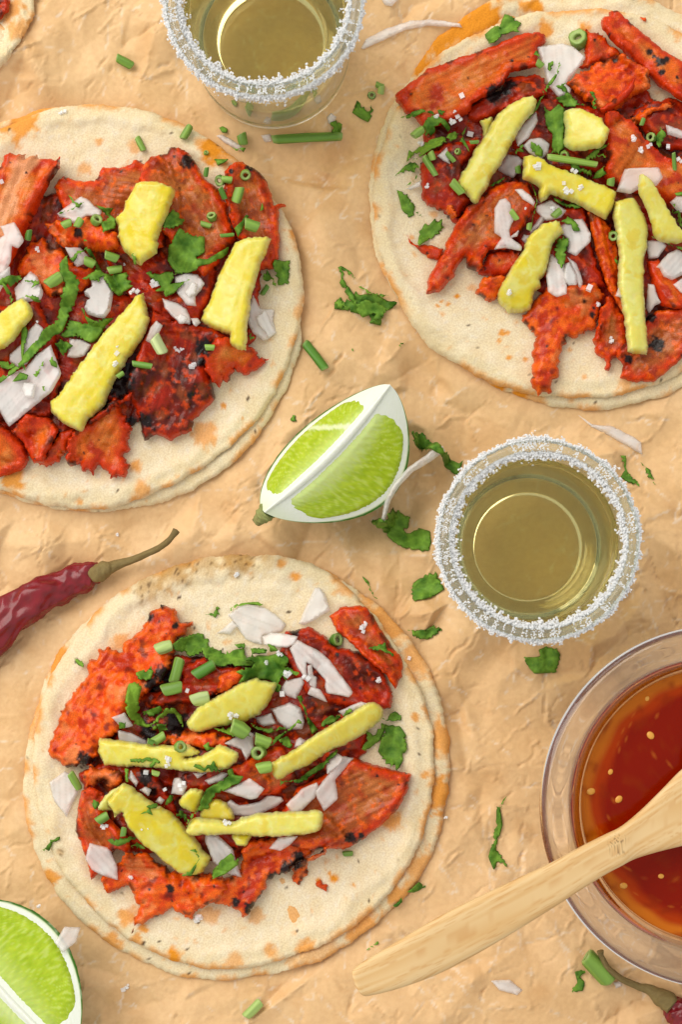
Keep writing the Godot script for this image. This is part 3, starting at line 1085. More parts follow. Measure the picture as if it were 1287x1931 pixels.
func build_bowl():
	var base := at(1322, 1503, 0.003)
	var y := hs(base.x, base.y) + 0.0004
	var g := thing("glass_bowl", "small thick clear glass bowl holding red sauce under the wooden spoon", "bowl", Vector3(base.x, y, base.y))
	var h := 0.040
	var prof := bezier_profile([Vector2(0, 0.002), Vector2(0.020, 0.0016), Vector2(0.0235, 0.0002), Vector2(0.0255, 0.0004), Vector2(0.0275, 0.003), Vector2(0.0325, 0.015), Vector2(0.0362, 0.029), Vector2(0.0372, 0.0335), Vector2(0.0388, 0.0352), Vector2(0.0420, 0.0356), Vector2(0.0443, 0.0364), Vector2(0.0450, 0.0376), Vector2(0.0446, 0.0392), Vector2(0.0430, 0.0402), Vector2(0.0400, 0.0404), Vector2(0.0372, 0.0398), Vector2(0.0352, 0.0380), Vector2(0.0343, 0.0345), Vector2(0.0334, 0.0292), Vector2(0.0290, 0.0165), Vector2(0.0220, 0.0085), Vector2(0.0120, 0.0058), Vector2(0, 0.0054)], 6)
	mesh_node("bowl_body", lathe(prof, 160), "bowl_glass", g)
	# the sauce: deep red, thin and orange where it runs up the wall
	var vs := PackedVector3Array()
	var cs := PackedColorArray()
	var idx := PackedInt32Array()
	var k := [Vector2(0, 0.0322), Vector2(0.012, 0.0322), Vector2(0.020, 0.0321), Vector2(0.026, 0.0321), Vector2(0.029, 0.0321), Vector2(0.031, 0.0321), Vector2(0.0325, 0.0321), Vector2(0.0338, 0.0322), Vector2(0.0341, 0.0325), Vector2(0.03435, 0.0328), Vector2(0.0341, 0.0322), Vector2(0.0335, 0.0291), Vector2(0.0290, 0.0164), Vector2(0.0220, 0.0084), Vector2(0.0120, 0.0057), Vector2(0, 0.0053)]
	var prof2 := bezier_profile(k, 5)
	var sides := 160
	for i in prof2.size():
		for j in sides:
			var a := TAU * j / sides
			var q := Vector2(prof2[i].x * cos(a), prof2[i].x * sin(a))
			var top := i <= 45
			vs.append(Vector3(q.x, prof2[i].y + (nb.get_noise_2d(q.x * 120.0, q.y * 120.0) * 0.00012 if top else 0.0), q.y))
			var w: float = prof2[i].x + na.get_noise_2d(q.x * 90.0, q.y * 90.0) * 0.0009
			var c := mixc(Color(0.235, 0.010, 0.002), Color(0.40, 0.038, 0.003), stepc(0.0275, 0.0302, w))
			c = mixc(c, Color(0.58, 0.15, 0.010), stepc(0.0304, 0.0326, w))
			if top:
				var m := nb.get_noise_2d(q.x * 160.0 + 5.0, q.y * 160.0)
				c = mixc(c, Color(0.25, 0.022, 0.003), stepc(0.1, 0.6, m) * 0.6)
				c = mixc(c, Color(0.55, 0.14, 0.015), stepc(0.74, 0.84, na.get_noise_2d(q.x * 900.0, q.y * 900.0)) * 0.5)
			elif prof2[i].y < 0.0315:
				c = Color(0.30, 0.04, 0.006)
			cs.append(c)
	for i in prof2.size() - 1:
		for j in sides:
			var j2 := (j + 1) % sides
			idx.append_array([i * sides + j, (i + 1) * sides + j, (i + 1) * sides + j2, i * sides + j, (i + 1) * sides + j2, i * sides + j2])
	var s := mesh_node("red_chili_sauce", solid(vs, idx, cs), "sauce", self, g.position)
	tag(s, "glossy dark red chili sauce filling the glass bowl", "sauce")
	# pale seeds floating just under its surface
	var egg := SphereMesh.new()
	egg.radius = 0.0011
	egg.height = 0.0016
	egg.radial_segments = 16
	egg.rings = 8
	var vmesh := ArrayMesh.new()
	var arr := egg.get_mesh_arrays()
	var white := PackedColorArray()
	white.resize(arr[Mesh.ARRAY_VERTEX].size())
	white.fill(Color(0.78, 0.36, 0.05))
	arr[Mesh.ARRAY_COLOR] = white
	vmesh.add_surface_from_arrays(Mesh.PRIMITIVE_TRIANGLES, arr)
	var seeds := [[1105, 750, 1.0, "upper pale seed floating in the red sauce"], [748, 1085, 1.0, "bright seed near the left edge of the red sauce"], [915, 1132, 0.95, "pale seed in the red sauce closest to the spoon"], [865, 968, 0.7, "faint seed in the middle of the red sauce"], [1085, 530, 0.6, "faint seed near the green fleck in the red sauce"]]
	for sd in seeds:
		var q := pt("L", sd[0], sd[1], 0.034)
		var o := mesh_node(numbered("chili_seed"), vmesh, "seed", self, Vector3(q.x, y + 0.0321, q.y))
		o.rotation.y = sd[0]
		o.scale = Vector3(sd[2], sd[2] * 0.5, sd[2] * 0.8)
		tag(o, sd[3], "seed", "seeds floating in the red sauce")
	for sd in [[1071, 540, 0.9], [1212, 504, 0.7]]:
		var q := pt("M", sd[0], sd[1], 0.034)
		var o := mesh_node(numbered("chili_seed"), vmesh, "seed", self, Vector3(q.x, y + 0.0321, q.y))
		o.scale = Vector3(sd[2], sd[2] * 0.5, sd[2] * 0.8)
		tag(o, "pale seed in the red sauce just below the spoon handle" if sd[0] < 1100 else "pale seed in the red sauce below the widening of the spoon", "seed", "seeds floating in the red sauce")

# ---------------------------------------------------------------- limes, chilies, spoon

func patch(nu: int, nv: int, f: Callable, g: Callable, flip := false) -> ArrayMesh:
	var vs := PackedVector3Array()
	var cs := PackedColorArray()
	var idx := PackedInt32Array()
	for i in nu + 1:
		for j in nv + 1:
			var u := i / float(nu)
			var v := j / float(nv)
			vs.append(f.call(u, v))
			cs.append(g.call(u, v))
	for i in nu:
		for j in nv:
			var a := i * (nv + 1) + j
			var b := a + nv + 1
			if flip:
				idx.append_array([a, a + 1, b + 1, a, b + 1, b])
			else:
				idx.append_array([a, b + 1, a + 1, a, b, b + 1])
	return solid(vs, idx, cs)

# A quarter of a lime lying on its rind: the cut edge a-b on top, two cut faces falling to the rind.
func lime(label: String, a2: Vector2, b2: Vector2, hy: float, r0: float, left: float, right: float, nub: bool, single := false):
	var y := 0.0006
	var mid := (a2 + b2) * 0.5
	var root := thing("lime_wedge", label, "lime", Vector3(mid.x, y + hs(mid.x, mid.y), mid.y), "lime wedges")
	var ax := b2 - a2
	var len := ax.length()
	var dir := Vector3(ax.x, 0, ax.y) / len
	var side := Vector3(-dir.z, 0, dir.x)                    # to the right when looking from a to b, seen from above
	var radius := func(t: float) -> float:
		var s := pow(maxf(sin(PI * clampf(t, 0.0, 1.0)), 0.0), 0.62)
		return r0 * s * (1.0 - 0.14 * (t - 0.5)) + 0.0003
	var spine := func(t: float) -> Vector3:
		var tt := clampf(t, -0.02, 1.02)
		return dir * (tt - 0.5) * len + Vector3(0, hy + 0.0006 * sin(PI * tt), 0) + side * 0.0016 * sin(PI * tt)
	var ray := func(ang: float) -> Vector3:                 # ang measured from straight down towards the right side
		return side * sin(ang) - Vector3(0, cos(ang), 0)
	var aL := -left
	var skew := 0.0 if single else 0.19                      # cut a little askew
	var aR := right
	var rim := func(t: float, ang: float, k: float) -> Vector3:
		return spine.call(t) + (ray.call(ang) + dir * sin(ang) * skew) * radius.call(t) * k
	# rind
	var rind_f := func(u: float, v: float) -> Vector3:
		var ang := lerpf(aL, aR, v)
		return rim.call(u, ang, 1.0 + na.get_noise_2d(u * 30.0, v * 18.0) * 0.008)
	var rind_c := func(u: float, v: float) -> Color:
		var n := nb.get_noise_2d(u * 9.0, v * 6.0)
		var c := mixc(Color(0.022, 0.085, 0.008), Color(0.085, 0.235, 0.014), 0.45 + n)
		c = mixc(c, Color(0.22, 0.42, 0.03), stepc(0.90, 1.0, u) * 0.8)
		return mixc(c, Color(0.36, 0.48, 0.12), stepc(0.04, 0.0, minf(v, 1.0 - v)) * 0.25)
	mesh_node("rind", patch(120, 60, rind_f, rind_c), "rind", root)
	for sgn in [-1, 1]:
		var ang: float = aL if sgn < 0 else aR
		var nrm: Vector3 = (dir.cross(ray.call(ang)) * (1.0 if sgn < 0 else -1.0)).normalized()
		if nrm.y < 0.0:
			nrm = -nrm
		var pith_f := func(u: float, v: float) -> Vector3:
			var w := v
			var bulge := sin(PI * clampf(w, 0.0, 1.0)) * 0.0002
			var p: Vector3 = rim.call(u, ang, w)
			return p + nrm * bulge * minf(1.0, 8.0 * minf(u, 1.0 - u))
		var pith_c := func(u: float, v: float) -> Color:
			var c := Color(0.83, 0.86, 0.76)
			c = mixc(c, Color(0.64, 0.75, 0.36), stepc(0.935, 0.955, v) * 0.6)
			c = mixc(c, Color(0.045, 0.15, 0.010), stepc(0.956, 0.972, v))
			c = mixc(c, Color(0.70, 0.80, 0.45), stepc(0.12, 0.0, u) * 0.5)
			return mixc(c, Color(0.74, 0.80, 0.60), nb.get_noise_2d(u * 14.0, v * 14.0) * 0.6)
		mesh_node("pith", patch(120, 90, pith_f, pith_c, sgn > 0), "pith", root)
		# juicy flesh, a rounded field set into the pith; the steeper face shows two segments
		var fields := [[0.045, 0.925, 0.035, 0.95]] if sgn > 0 or single else [[0.045, 0.905, 0.060, 0.945]]
		for fd in fields:
			var inside := func(u: float, v: float) -> Vector2:   # a superellipse in the face's own coordinates
				var q := Vector2(2.0 * u - 1.0, 2.0 * v - 1.0)
				var x := q.x * sqrt(1.0 - 0.26 * q.y * q.y)
				var z := q.y * sqrt(1.0 - 0.26 * q.x * q.x)
				return Vector2(lerpf(fd[0], fd[1], 0.5 + 0.5 * x), lerpf(fd[2], fd[3], 0.5 + 0.5 * z))
			var flesh_f := func(u: float, v: float) -> Vector3:
				var q: Vector2 = inside.call(u, v)
				var e := minf(minf(u, 1.0 - u), minf(v, 1.0 - v))
				var up := -0.0004 + 0.0011 * stepc(0.0, 0.16, e) + na.get_noise_2d(q.x * 60.0 - q.y * 6.0, q.y * 4.0) * 0.00012
				return rim.call(q.x, ang, q.y) + nrm * up
			var flesh_c := func(u: float, v: float) -> Color:
				var q: Vector2 = inside.call(u, v)
				var st := na.get_noise_2d((q.x - 0.5) * 70.0 * (0.6 + 0.5 * (1.0 - q.y)), q.y * 5.0 + 3.0)
				var n := nb.get_noise_2d(q.x * 7.0, q.y * 5.0)
				var c := mixc(Color(0.32, 0.45, 0.012), Color(0.46, 0.58, 0.035), 0.45 + st * 0.55 + n * 0.5)
				c = mixc(c, Color(0.66, 0.74, 0.34), stepc(0.45, 0.16, q.y + st * 0.10) * (0.65 if sgn > 0 else 0.25))
				c = mixc(c, Color(0.60, 0.70, 0.26), stepc(0.30, 0.6, st) * 0.3)
				if sgn < 0 and not single:                   # the membrane between two segments
					c = mixc(c, Color(0.74, 0.80, 0.50), stepc(0.030, 0.008, absf(q.x - 0.615 + (q.y - 0.5) * 0.16 + st * 0.01)) * 0.85)
				c = c * 1.08
				return mixc(c, Color(0.74, 0.80, 0.5), stepc(0.05, 0.0, minf(minf(u, 1.0 - u), minf(v, 1.0 - v))) * 0.7)
			mesh_node("flesh_segment", patch(90, 40, flesh_f, flesh_c, sgn > 0), "lime_flesh", root)
	# rounded white core along the cut edge
	var core_f := func(u: float, v: float) -> Vector3:
		var w := lerpf(-1.0, 1.0, v)
		var k := (0.0005 + 0.0005 * sin(PI * u)) * (0.4 + 0.6 * minf(1.0, 6.0 * minf(u, 1.0 - u)))
		var p: Vector3 = spine.call(u)
		return p + side * w * k * (1.25 if w > 0.0 else 0.8) + Vector3(0, 0.0005 - w * w * (k * (1.1 if w < 0.0 else 0.75)), 0)
	var core_c := func(u: float, v: float) -> Color:
		return mixc(Color(0.88, 0.89, 0.83), Color(0.78, 0.83, 0.62), 0.3 + na.get_noise_2d(u * 30.0, v * 7.0) * 0.6)
	mesh_node("core", patch(90, 10, core_f, core_c, true), "pith", root)
	if nub:
		tube(root, "stem_stub", [Vector3(0, 0, 0) + spine.call(0.02) - Vector3(0, 0.003, 0), spine.call(0.0) - dir * 0.0016 - Vector3(0, 0.0042, 0), spine.call(0.0) - dir * 0.0032 - Vector3(0, 0.0052, 0)], [0.0026, 0.0019, 0.0014], "chili_stem", Color(0.34, 0.42, 0.14), Color(0.24, 0.15, 0.06), 0.25)
	for i in 30:
		for j in 9:
			var w: Vector3 = rim.call(i / 29.0, aL if j < 4 else aR, absf(j - 4) / 4.0)
			hput(w.x + mid.x, w.z + mid.y, w.y + root.position.y, 2)

func tube(parent: Node3D, called: String, path: Array, rad: Array, mat: String, c0: Color, c1: Color, rough: float, sides := 28, flat_ := 1.0, steps := 14) -> MeshInstance3D:
	var vs := PackedVector3Array()
	var cs := PackedColorArray()
	var idx := PackedInt32Array()
	var cen := []
	var rr := []
	for i in path.size() - 1:
		for s in steps:
			var f := s / float(steps)
			cen.append((path[i] as Vector3).cubic_interpolate(path[i + 1], path[maxi(i - 1, 0)], path[mini(i + 2, path.size() - 1)], f))
			rr.append(cubic_interpolate(rad[i], rad[i + 1], rad[maxi(i - 1, 0)], rad[mini(i + 2, path.size() - 1)], f))
	cen.append(path[path.size() - 1])
	rr.append(rad[path.size() - 1])
	var n := cen.size()
	for i in n:
		var d: Vector3 = (cen[mini(i + 1, n - 1)] - cen[maxi(i - 1, 0)]).normalized()
		var s := d.cross(Vector3.UP).normalized()
		var up := s.cross(d)
		var t := i / float(n - 1)
		for j in sides:
			var a := TAU * j / sides
			var wr := 1.0 + rough * (na.get_noise_3d(t * 7.0 + 2.0, cos(a) * 0.9, sin(a) * 0.9) * 0.7 - absf(na.get_noise_3d(t * 10.0 + 20.0, cos(a) * 1.5, sin(a) * 1.5)) * 0.6)
			var e: float = rr[i] * wr * (0.02 if i == 0 or i == n - 1 else 1.0)
			vs.append(cen[i] + s * cos(a) * e + up * sin(a) * e * flat_)
			var k := na.get_noise_2d(t * 18.0, a * 2.0) * 0.5 + 0.5
			cs.append(mixc(c0, c1, k * 0.6 + (t if c0.r > 0.25 else 0.0) * 0.4))
	for i in n - 1:
		for j in sides:
			var j2 := (j + 1) % sides
			var a := i * sides + j
			var b := a + sides
			idx.append_array([a, i * sides + j2, b + j2 - j, a, b + j2 - j, b])
	return mesh_node(called, solid(vs, idx, cs), mat, parent)

func build_limes():
	lime("lime wedge with white core and brown stem end lying between the tacos", pt("J", 165, 800, 0.021), pt("J", 828, 128, 0.021), 0.0205, 0.0212, deg_to_rad(32), deg_to_rad(61), true)
	lime("lime wedge cut off by the bottom left corner", at(-112, 1716, 0.02), at(130, 1990, 0.02), 0.0185, 0.0200, deg_to_rad(76), deg_to_rad(60), false, true)

func build_chilies():
	var path := []
	var rad := [0.0012, 0.0046, 0.0056, 0.0056, 0.0052, 0.0046, 0.0040, 0.0024]
	var xy := [[-150, 1330], [-110, 1285], [-55, 1232], [0, 1177], [60, 1132], [115, 1103], [160, 1083], [186, 1076]]
	for i in xy.size():
		var p := at(xy[i][0], xy[i][1], 0.005)
		path.append(Vector3(p.x, hs(p.x, p.y) + rad[i] * 0.75 + 0.0002, p.y))
	var o: Vector3 = path[4]
	var root := thing("dried_chili", "wrinkled dark red dried chili with long stem at the left edge", "chili", o, "dried chilies")
	for i in path.size():
		path[i] -= o
	tube(root, "skin", path, rad, "chili_skin", Color(0.150, 0.007, 0.012), Color(0.33, 0.016, 0.022), 0.27, 56, 0.78, 22)
	var st := []
	for q in [[172, 1085, 0.0045], [186, 1078, 0.005], [200, 1072, 0.005], [212, 1067, 0.0047], [240, 1058, 0.005], [275, 1044, 0.006], [305, 1029, 0.007], [322, 1014, 0.008], [333, 998, 0.0085]]:
		var p := at(q[0], q[1], q[2])
		st.append(Vector3(p.x, hs(p.x, p.y) + q[2] - 0.001, p.y) - o)
	tube(root, "stem", st, [0.0022, 0.0026, 0.0021, 0.0015, 0.0011, 0.00095, 0.0009, 0.00085, 0.0011], "chili_stem", Color(0.27, 0.20, 0.075), Color(0.17, 0.115, 0.045), 0.22, 20, 1.0, 8)
	# the second one at the bottom right
	path = []
	xy = [[1262, 1893], [1285, 1912], [1320, 1945], [1370, 1985], [1430, 2020]]
	rad = [0.0024, 0.0042, 0.0052, 0.0050, 0.002]
	for i in xy.size():
		var p := at(xy[i][0], xy[i][1], 0.005)
		path.append(Vector3(p.x, hs(p.x, p.y) + rad[i] * 0.75 + 0.0002, p.y))
	o = path[1]
	root = thing("dried_chili", "dried chili with curved stem under the bowl at the bottom right corner", "chili", o, "dried chilies")
	for i in path.size():
		path[i] -= o
	tube(root, "skin", path, rad, "chili_skin", Color(0.150, 0.007, 0.012), Color(0.33, 0.016, 0.022), 0.27, 48, 0.8, 20)
	st = []
	for q in [[1272, 1900, 0.0045], [1258, 1888, 0.0045], [1243, 1878, 0.004], [1225, 1868, 0.004], [1205, 1862, 0.004], [1175, 1848, 0.0045], [1150, 1828, 0.005], [1138, 1808, 0.0055], [1135, 1795, 0.006]]:
		var p := at(q[0], q[1], q[2])
		st.append(Vector3(p.x, hs(p.x, p.y) + q[2] - 0.001, p.y) - o)
	tube(root, "stem", st, [0.0024, 0.0027, 0.0021, 0.0013, 0.0010, 0.0009, 0.0008, 0.0008, 0.0010], "chili_stem", Color(0.27, 0.20, 0.075), Color(0.17, 0.115, 0.045), 0.22, 20, 1.0, 8)

func build_spoon():
	# the handle leans on the rim of the bowl and rises towards its tip
	var tip_h := 0.060
	var head_h := 0.036
	var up := [[48, 868], [52, 852], [90, 822], [200, 757], [400, 640], [600, 543], [800, 449], [900, 395], [1000, 345], [1060, 315], [1130, 258], [1200, 190], [1287, 102], [1360, 50]]
	var dn := [[62, 915], [85, 945], [120, 948], [240, 917], [400, 855], [600, 745], [800, 622], [900, 557], [1000, 495], [1060, 463], [1110, 437], [1190, 412], [1287, 388], [1360, 370]]
	var edge_u := []
	var edge_d := []
	for i in up.size():
		var f: float = clampf((up[i][0] - 48.0) / 1312.0, 0.0, 1.0)
		var h := lerpf(tip_h, head_h + 0.003, f)
		var a := pt("M", up[i][0], up[i][1], h)
		var b := pt("M", dn[i][0], dn[i][1], h)
		edge_u.append(Vector3(a.x, h, a.y))
		edge_d.append(Vector3(b.x, h, b.y))
	var o: Vector3 = (edge_u[6] + edge_d[6]) * 0.5
	var root := thing("wooden_spoon", "pale bamboo spoon leaning on the glass bowl with its end in the sauce", "spoon", o)
	var burn := pt("M", 1048, 385, 0.045)
	var nu := 420
	var nv := 130
	var vs := PackedVector3Array()
	var cs := PackedColorArray()
	var idx := PackedInt32Array()
	var th := 0.0042
	var walked := 0.0
	var last := Vector3.ZERO
	for i in nu + 1:
		var x := i / float(nu) * (up.size() - 1)
		var k := mini(int(x), up.size() - 2)
		var f := x - k
		var a: Vector3 = edge_u[k].cubic_interpolate(edge_u[k + 1], edge_u[maxi(k - 1, 0)], edge_u[mini(k + 2, up.size() - 1)], f)
		var b: Vector3 = edge_d[k].cubic_interpolate(edge_d[k + 1], edge_d[maxi(k - 1, 0)], edge_d[mini(k + 2, up.size() - 1)], f)
		var m := (a + b) * 0.5
		if i > 0:
			walked += m.distance_to(last)
		last = m
		var cap := sqrt(1.0 - pow(1.0 - clampf(walked / 0.0014, 0.03, 1.0), 2.0))
		for j in nv:
			var an := TAU * j / nv
			var cw := signf(cos(an)) * pow(absf(cos(an)), 0.45)
			var sw := signf(sin(an)) * pow(absf(sin(an)), 0.55)
			var p := m + (a - m) * cw * lerpf(0.93, 1.0, cap) + Vector3(0, sw * th * 0.5 * lerpf(0.75, 1.0, cap), 0)
			vs.append(p - o)
			var w := a.distance_to(b) * 0.5 * cw
			var c := surface_color("wood", p.x, p.z, walked, w, 0.0, {"burn": burn})
			if i < 5:
				c = mixc(c, Color(0.60, 0.33, 0.10), stepc(0.0, 0.4, na.get_noise_2d(p.x * 1400.0, p.z * 1400.0)) * 0.7)
			cs.append(c)
	for i in nu:
		for j in nv:
			var j2 := (j + 1) % nv
			idx.append_array([i * nv + j, (i + 1) * nv + j2, i * nv + j2, i * nv + j, (i + 1) * nv + j, (i + 1) * nv + j2])
	var n0 := vs.size()
	vs.append((edge_u[0] + edge_d[0]) * 0.5 - o)
	cs.append(Color(0.62, 0.36, 0.13))
	for j in nv:
		idx.append_array([n0, j, (j + 1) % nv])
	mesh_node("handle", solid(vs, idx, cs), "wood", root)
	# the head, an oval dished blade dipping into the sauce
	var hc: Vector3 = (edge_u[up.size() - 1] + edge_d[up.size() - 1]) * 0.5
	var d: Vector3 = (hc - o).normalized()
	var s: Vector3 = Vector3(-d.z, 0, d.x).normalized()
	var head_f := func(u: float, v: float) -> Vector3:
		var r := pow(u, 0.7)
		var a := v * TAU
		var q := Vector2(cos(a), sin(a)) * r
		return hc - o + d * (0.0195 + q.x * 0.0225) + s * q.y * 0.0215 * lerpf(0.82, 1.0, clampf(q.x + 0.5, 0.0, 1.0)) + Vector3(0, -0.0045 * (1.0 - u * u) - 0.001, 0)
	var head_c := func(u: float, v: float) -> Color:
		return surface_color("wood", cos(v * TAU) * u * 0.02, sin(v * TAU) * u * 0.02, cos(v * TAU) * u * 0.02, sin(v * TAU) * u * 0.02, 0.0, {})
	mesh_node("spoon_head", patch(16, 48, head_f, head_c), "wood", root)

# ---------------------------------------------------------------- what lies on the tacos

func char_spots() -> Array:
	return [["LB", 360, 190, 60], ["LB", 860, 235, 34], ["LB", 715, 280, 22], ["LD", 500, 500, 80], ["LD", 480, 620, 40], ["LD", 30, 1100, 40], ["LD", 390, 880, 28], ["LD", 90, 1160, 16], ["LE", 1170, 400, 55], ["LE", 1060, 390, 40], ["LC", 980, 790, 120], ["LC", 860, 970, 60], ["LC", 1060, 680, 60], ["LA", 650, 795, 38], ["LA", 95, 218, 10],
		["RA", 870, 770, 70], ["RA", 1000, 690, 50], ["RA", 960, 740, 50], ["RA", 1010, 500, 20], ["RA", 195, 760, 12], ["RB", 745, 500, 26], ["RB", 1020, 420, 30], ["RB", 1110, 510, 42], ["RB", 1120, 590, 26], ["RB", 1160, 490, 30], ["RB", 1245, 630, 16], ["RB", 1060, 460, 18], ["RB", 690, 297, 12], ["RB", 580, 318, 12], ["RF", 855, 845, 38], ["RF", 1090, 720, 60], ["RF", 1040, 510, 40], ["RF", 560, 490, 26], ["RF", 495, 385, 18], ["RF", 570, 435, 16],
		["E", 780, 312, 24], ["E", 712, 382, 26], ["E", 375, 1150, 42], ["E", 795, 690, 46], ["E", 745, 745, 36], ["E", 870, 950, 60], ["E", 860, 430, 18], ["BA", 660, 800, 90], ["BA", 430, 870, 70], ["BA", 420, 1230, 60], ["BA", 560, 410, 50], ["BA", 470, 490, 40], ["BC", 690, 390, 42], ["BC", 630, 270, 60], ["BC", 820, 1180, 34], ["BC", 1180, 1150, 14], ["BD", 700, 1060, 50], ["BD", 600, 1150, 55], ["BD", 490, 1230, 50], ["BD", 1120, 905, 45], ["BD", 1210, 885, 26], ["H", 130, 815, 45], ["H", 200, 755, 36], ["H", 290, 650, 30], ["H", 370, 570, 34], ["H", 40, 775, 24], ["H", 500, 490, 22], ["F", 360, 465, 22], ["BB", 890, 490, 20]]

func lower_taco():
	taco = "lower taco"
	meat("P", 2, "lowest dark meat layer showing in the gaps", [190, 1280, 330, 1235, 480, 1245, 620, 1230, 700, 1330, 690, 1420, 570, 1540, 430, 1630, 280, 1610, 190, 1530, 165, 1420], {"t": 0.002})
	meat("BA", 2, "dark red meat bed under the pineapple strips", [200, 450, 480, 520, 700, 560, 1000, 560, 1250, 850, 1250, 1300, 800, 1330, 300, 1280, 150, 950, 170, 700])
	meat("BD", 2, "dark red meat bed below the right pineapple strip", [-300, 150, 0, 0, 300, 60, 700, 150, 900, 300, 700, 600, 500, 900, 200, 1000, -100, 850, -300, 500])
	meat("BC", 2, "dark meat bed beside the broad lower pineapple", [60, 250, 300, 150, 700, 200, 900, 600, 700, 900, 450, 900, 200, 600])
	meat("E", 0, "bright orange lumpy meat with charred tip at upper left", [690, 420, 720, 360, 780, 312, 850, 340, 880, 400, 945, 415, 920, 460, 870, 500, 860, 560, 840, 640, 800, 730, 700, 800, 620, 900, 560, 980, 470, 1090, 400, 1180, 250, 1190, 185, 1140, 170, 1080, 200, 1000, 260, 860, 320, 770, 380, 700, 385, 610, 430, 610, 440, 560, 490, 550, 555, 565, 590, 510, 650, 480], {"t": 0.0042, "grit": 0.8})
	meat("F", 2, "dark brown glossy meat beside the long onion strip", [270, 570, 310, 460, 450, 435, 530, 495, 590, 560, 660, 550, 740, 590, 830, 660, 890, 790, 880, 880, 700, 880, 560, 850, 430, 800, 340, 660], {"t": 0.004})
	meat("F", 1, "thin red meat flap standing at the upper right", [545, 380, 610, 330, 680, 320, 740, 320, 790, 380, 830, 460, 890, 540, 945, 610, 940, 700, 905, 775, 850, 690, 740, 600, 640, 500, 590, 460], {"t": 0.0026})
	meat("BA", 2, "red brown meat under the cut green onion lengths", [680, 330, 860, 260, 1000, 330, 1180, 320, 1250, 380, 1100, 500, 960, 560, 800, 620, 600, 650, 480, 640, 500, 560, 700, 450])
	meat("BA", 0, "small orange crumbly meat lump beneath the large cilantro leaf", [970, 560, 990, 480, 1000, 400, 1080, 370, 1200, 350, 1230, 400, 1150, 470, 1050, 540])
	meat("BC", 0, "orange meat knob left of the upper pineapple strip", [120, 250, 180, 180, 260, 220, 420, 205, 445, 330, 330, 390, 280, 300, 200, 350, 130, 370, 100, 320])
	meat("BC", 1, "long curved red meat slice down the left side", [60, 510, 100, 400, 180, 350, 300, 400, 330, 600, 500, 760, 500, 900, 380, 860, 250, 1060, 170, 1120, 130, 950, 80, 800, 35, 720, 50, 600], {"t": 0.0038})
	meat("BD", 0, "red meat band with blackened lower edge along the bottom", [-150, 1150, 100, 1230, 230, 1150, 250, 960, 350, 900, 700, 890, 950, 830, 1000, 900, 900, 960, 780, 1060, 700, 1110, 600, 1180, 450, 1250, 420, 1330, 370, 1420, 300, 1530, 240, 1540, 200, 1480, 60, 1440, -60, 1420], {"t": 0.0042, "grit": 0.7})
	meat("BC", 0, "orange meat tapering to a thin point at the bottom", [270, 1090, 265, 1200, 330, 1220, 490, 1160, 510, 1250, 560, 1340, 520, 1450, 500, 1560, 545, 1480, 640, 1450, 760, 1390, 830, 1340, 900, 1400, 980, 1440, 1050, 1360, 1130, 1290, 1230, 1250, 1290, 1180, 1230, 1080, 1000, 1080, 800, 1040, 650, 900, 480, 880, 380, 1000], {"grit": 0.6})
	meat("BD", 3, "broad smooth orange red meat slab at the right", [560, 700, 700, 480, 860, 420, 1000, 330, 1150, 250, 1300, 310, 1613, 390, 1590, 500, 1540, 630, 1373, 811, 1180, 948, 1060, 1010, 960, 990, 800, 1000, 600, 950, 500, 850], {"style": 1, "t": 0.0042})
	meat("BD", 0, "small curled meat scrap with black rim below the right slab", [650, 1160, 700, 1110, 800, 1050, 950, 955, 900, 1050, 790, 1100, 760, 1200, 700, 1290, 650, 1270], {"t": 0.002, "drape": 0.0012})
	meat("BD", 1, "red orange meat shred in the middle below the long strip", [150, 330, 250, 290, 400, 210, 500, 160, 570, 170, 620, 230, 690, 430, 510, 565, 400, 560, 250, 500, 200, 420], {"drape": 0.0016})
	meat("BA", 0, "narrow orange meat strand just above the upper pineapple strip", [560, 890, 640, 840, 700, 865, 850, 850, 1000, 880, 1100, 910, 1050, 980, 900, 1000, 750, 980, 540, 980], {"t": 0.0024, "drape": 0.0014})
	meat("H", 0, "tiny red meat crumb with black corner lying bare", [475, 680, 500, 668, 535, 690, 530, 715, 505, 715, 478, 700], {"t": 0.0014})
	onion("G", "large pale onion petal at the left edge", [175, 130, 260, 70, 335, 110, 330, 190, 300, 250, 270, 320, 200, 230])
	onion("BC", "pinkish onion petal over the curved left meat slice", [130, 940, 165, 810, 330, 860, 385, 1010, 390, 1120, 270, 1080, 180, 1030], {"tone": 0.3})
	onion("BA", "pink onion sliver beside the curled pale green leaf", [135, 740, 240, 700, 300, 810, 230, 830, 180, 790], {"tone": 0.4})
	onion("BA", "grey onion slice tucked over the upper pineapple strip", [180, 840, 300, 870, 420, 940, 410, 975, 190, 960])
	onion("BB", "tiny onion point at the right meat edge above the cut leaf", [1000, 980, 1060, 900, 1120, 890, 1160, 930, 1100, 1000], {"tone": 0.1})
	onion("BB", "broad white onion petal at the top middle", [0, 170, 100, 85, 200, 80, 300, 110, 380, 160, 470, 240, 440, 300, 380, 320, 280, 340, 280, 410, 220, 400, 140, 370, 80, 280], {"tone": -0.1})
	onion("BB", "pointed white onion wedge standing clear at the top", [570, 240, 620, 120, 700, -50, 740, -55, 790, 0, 830, 130, 720, 200, 620, 255], {"tone": -0.4, "t": 0.002})
	onion("E", "faint onion sliver left of the broad top petal", [1080, 470, 1170, 400, 1200, 430, 1150, 475], {"t": 0.0008})
	onion("BB", "long forked onion strip sliding down the dark meat", [500, 440, 560, 370, 640, 410, 740, 460, 830, 540, 900, 640, 980, 740, 1015, 800, 980, 835, 880, 815, 800, 805, 785, 750, 790, 700, 700, 600, 635, 550, 640, 640, 660, 700, 620, 680, 560, 590])
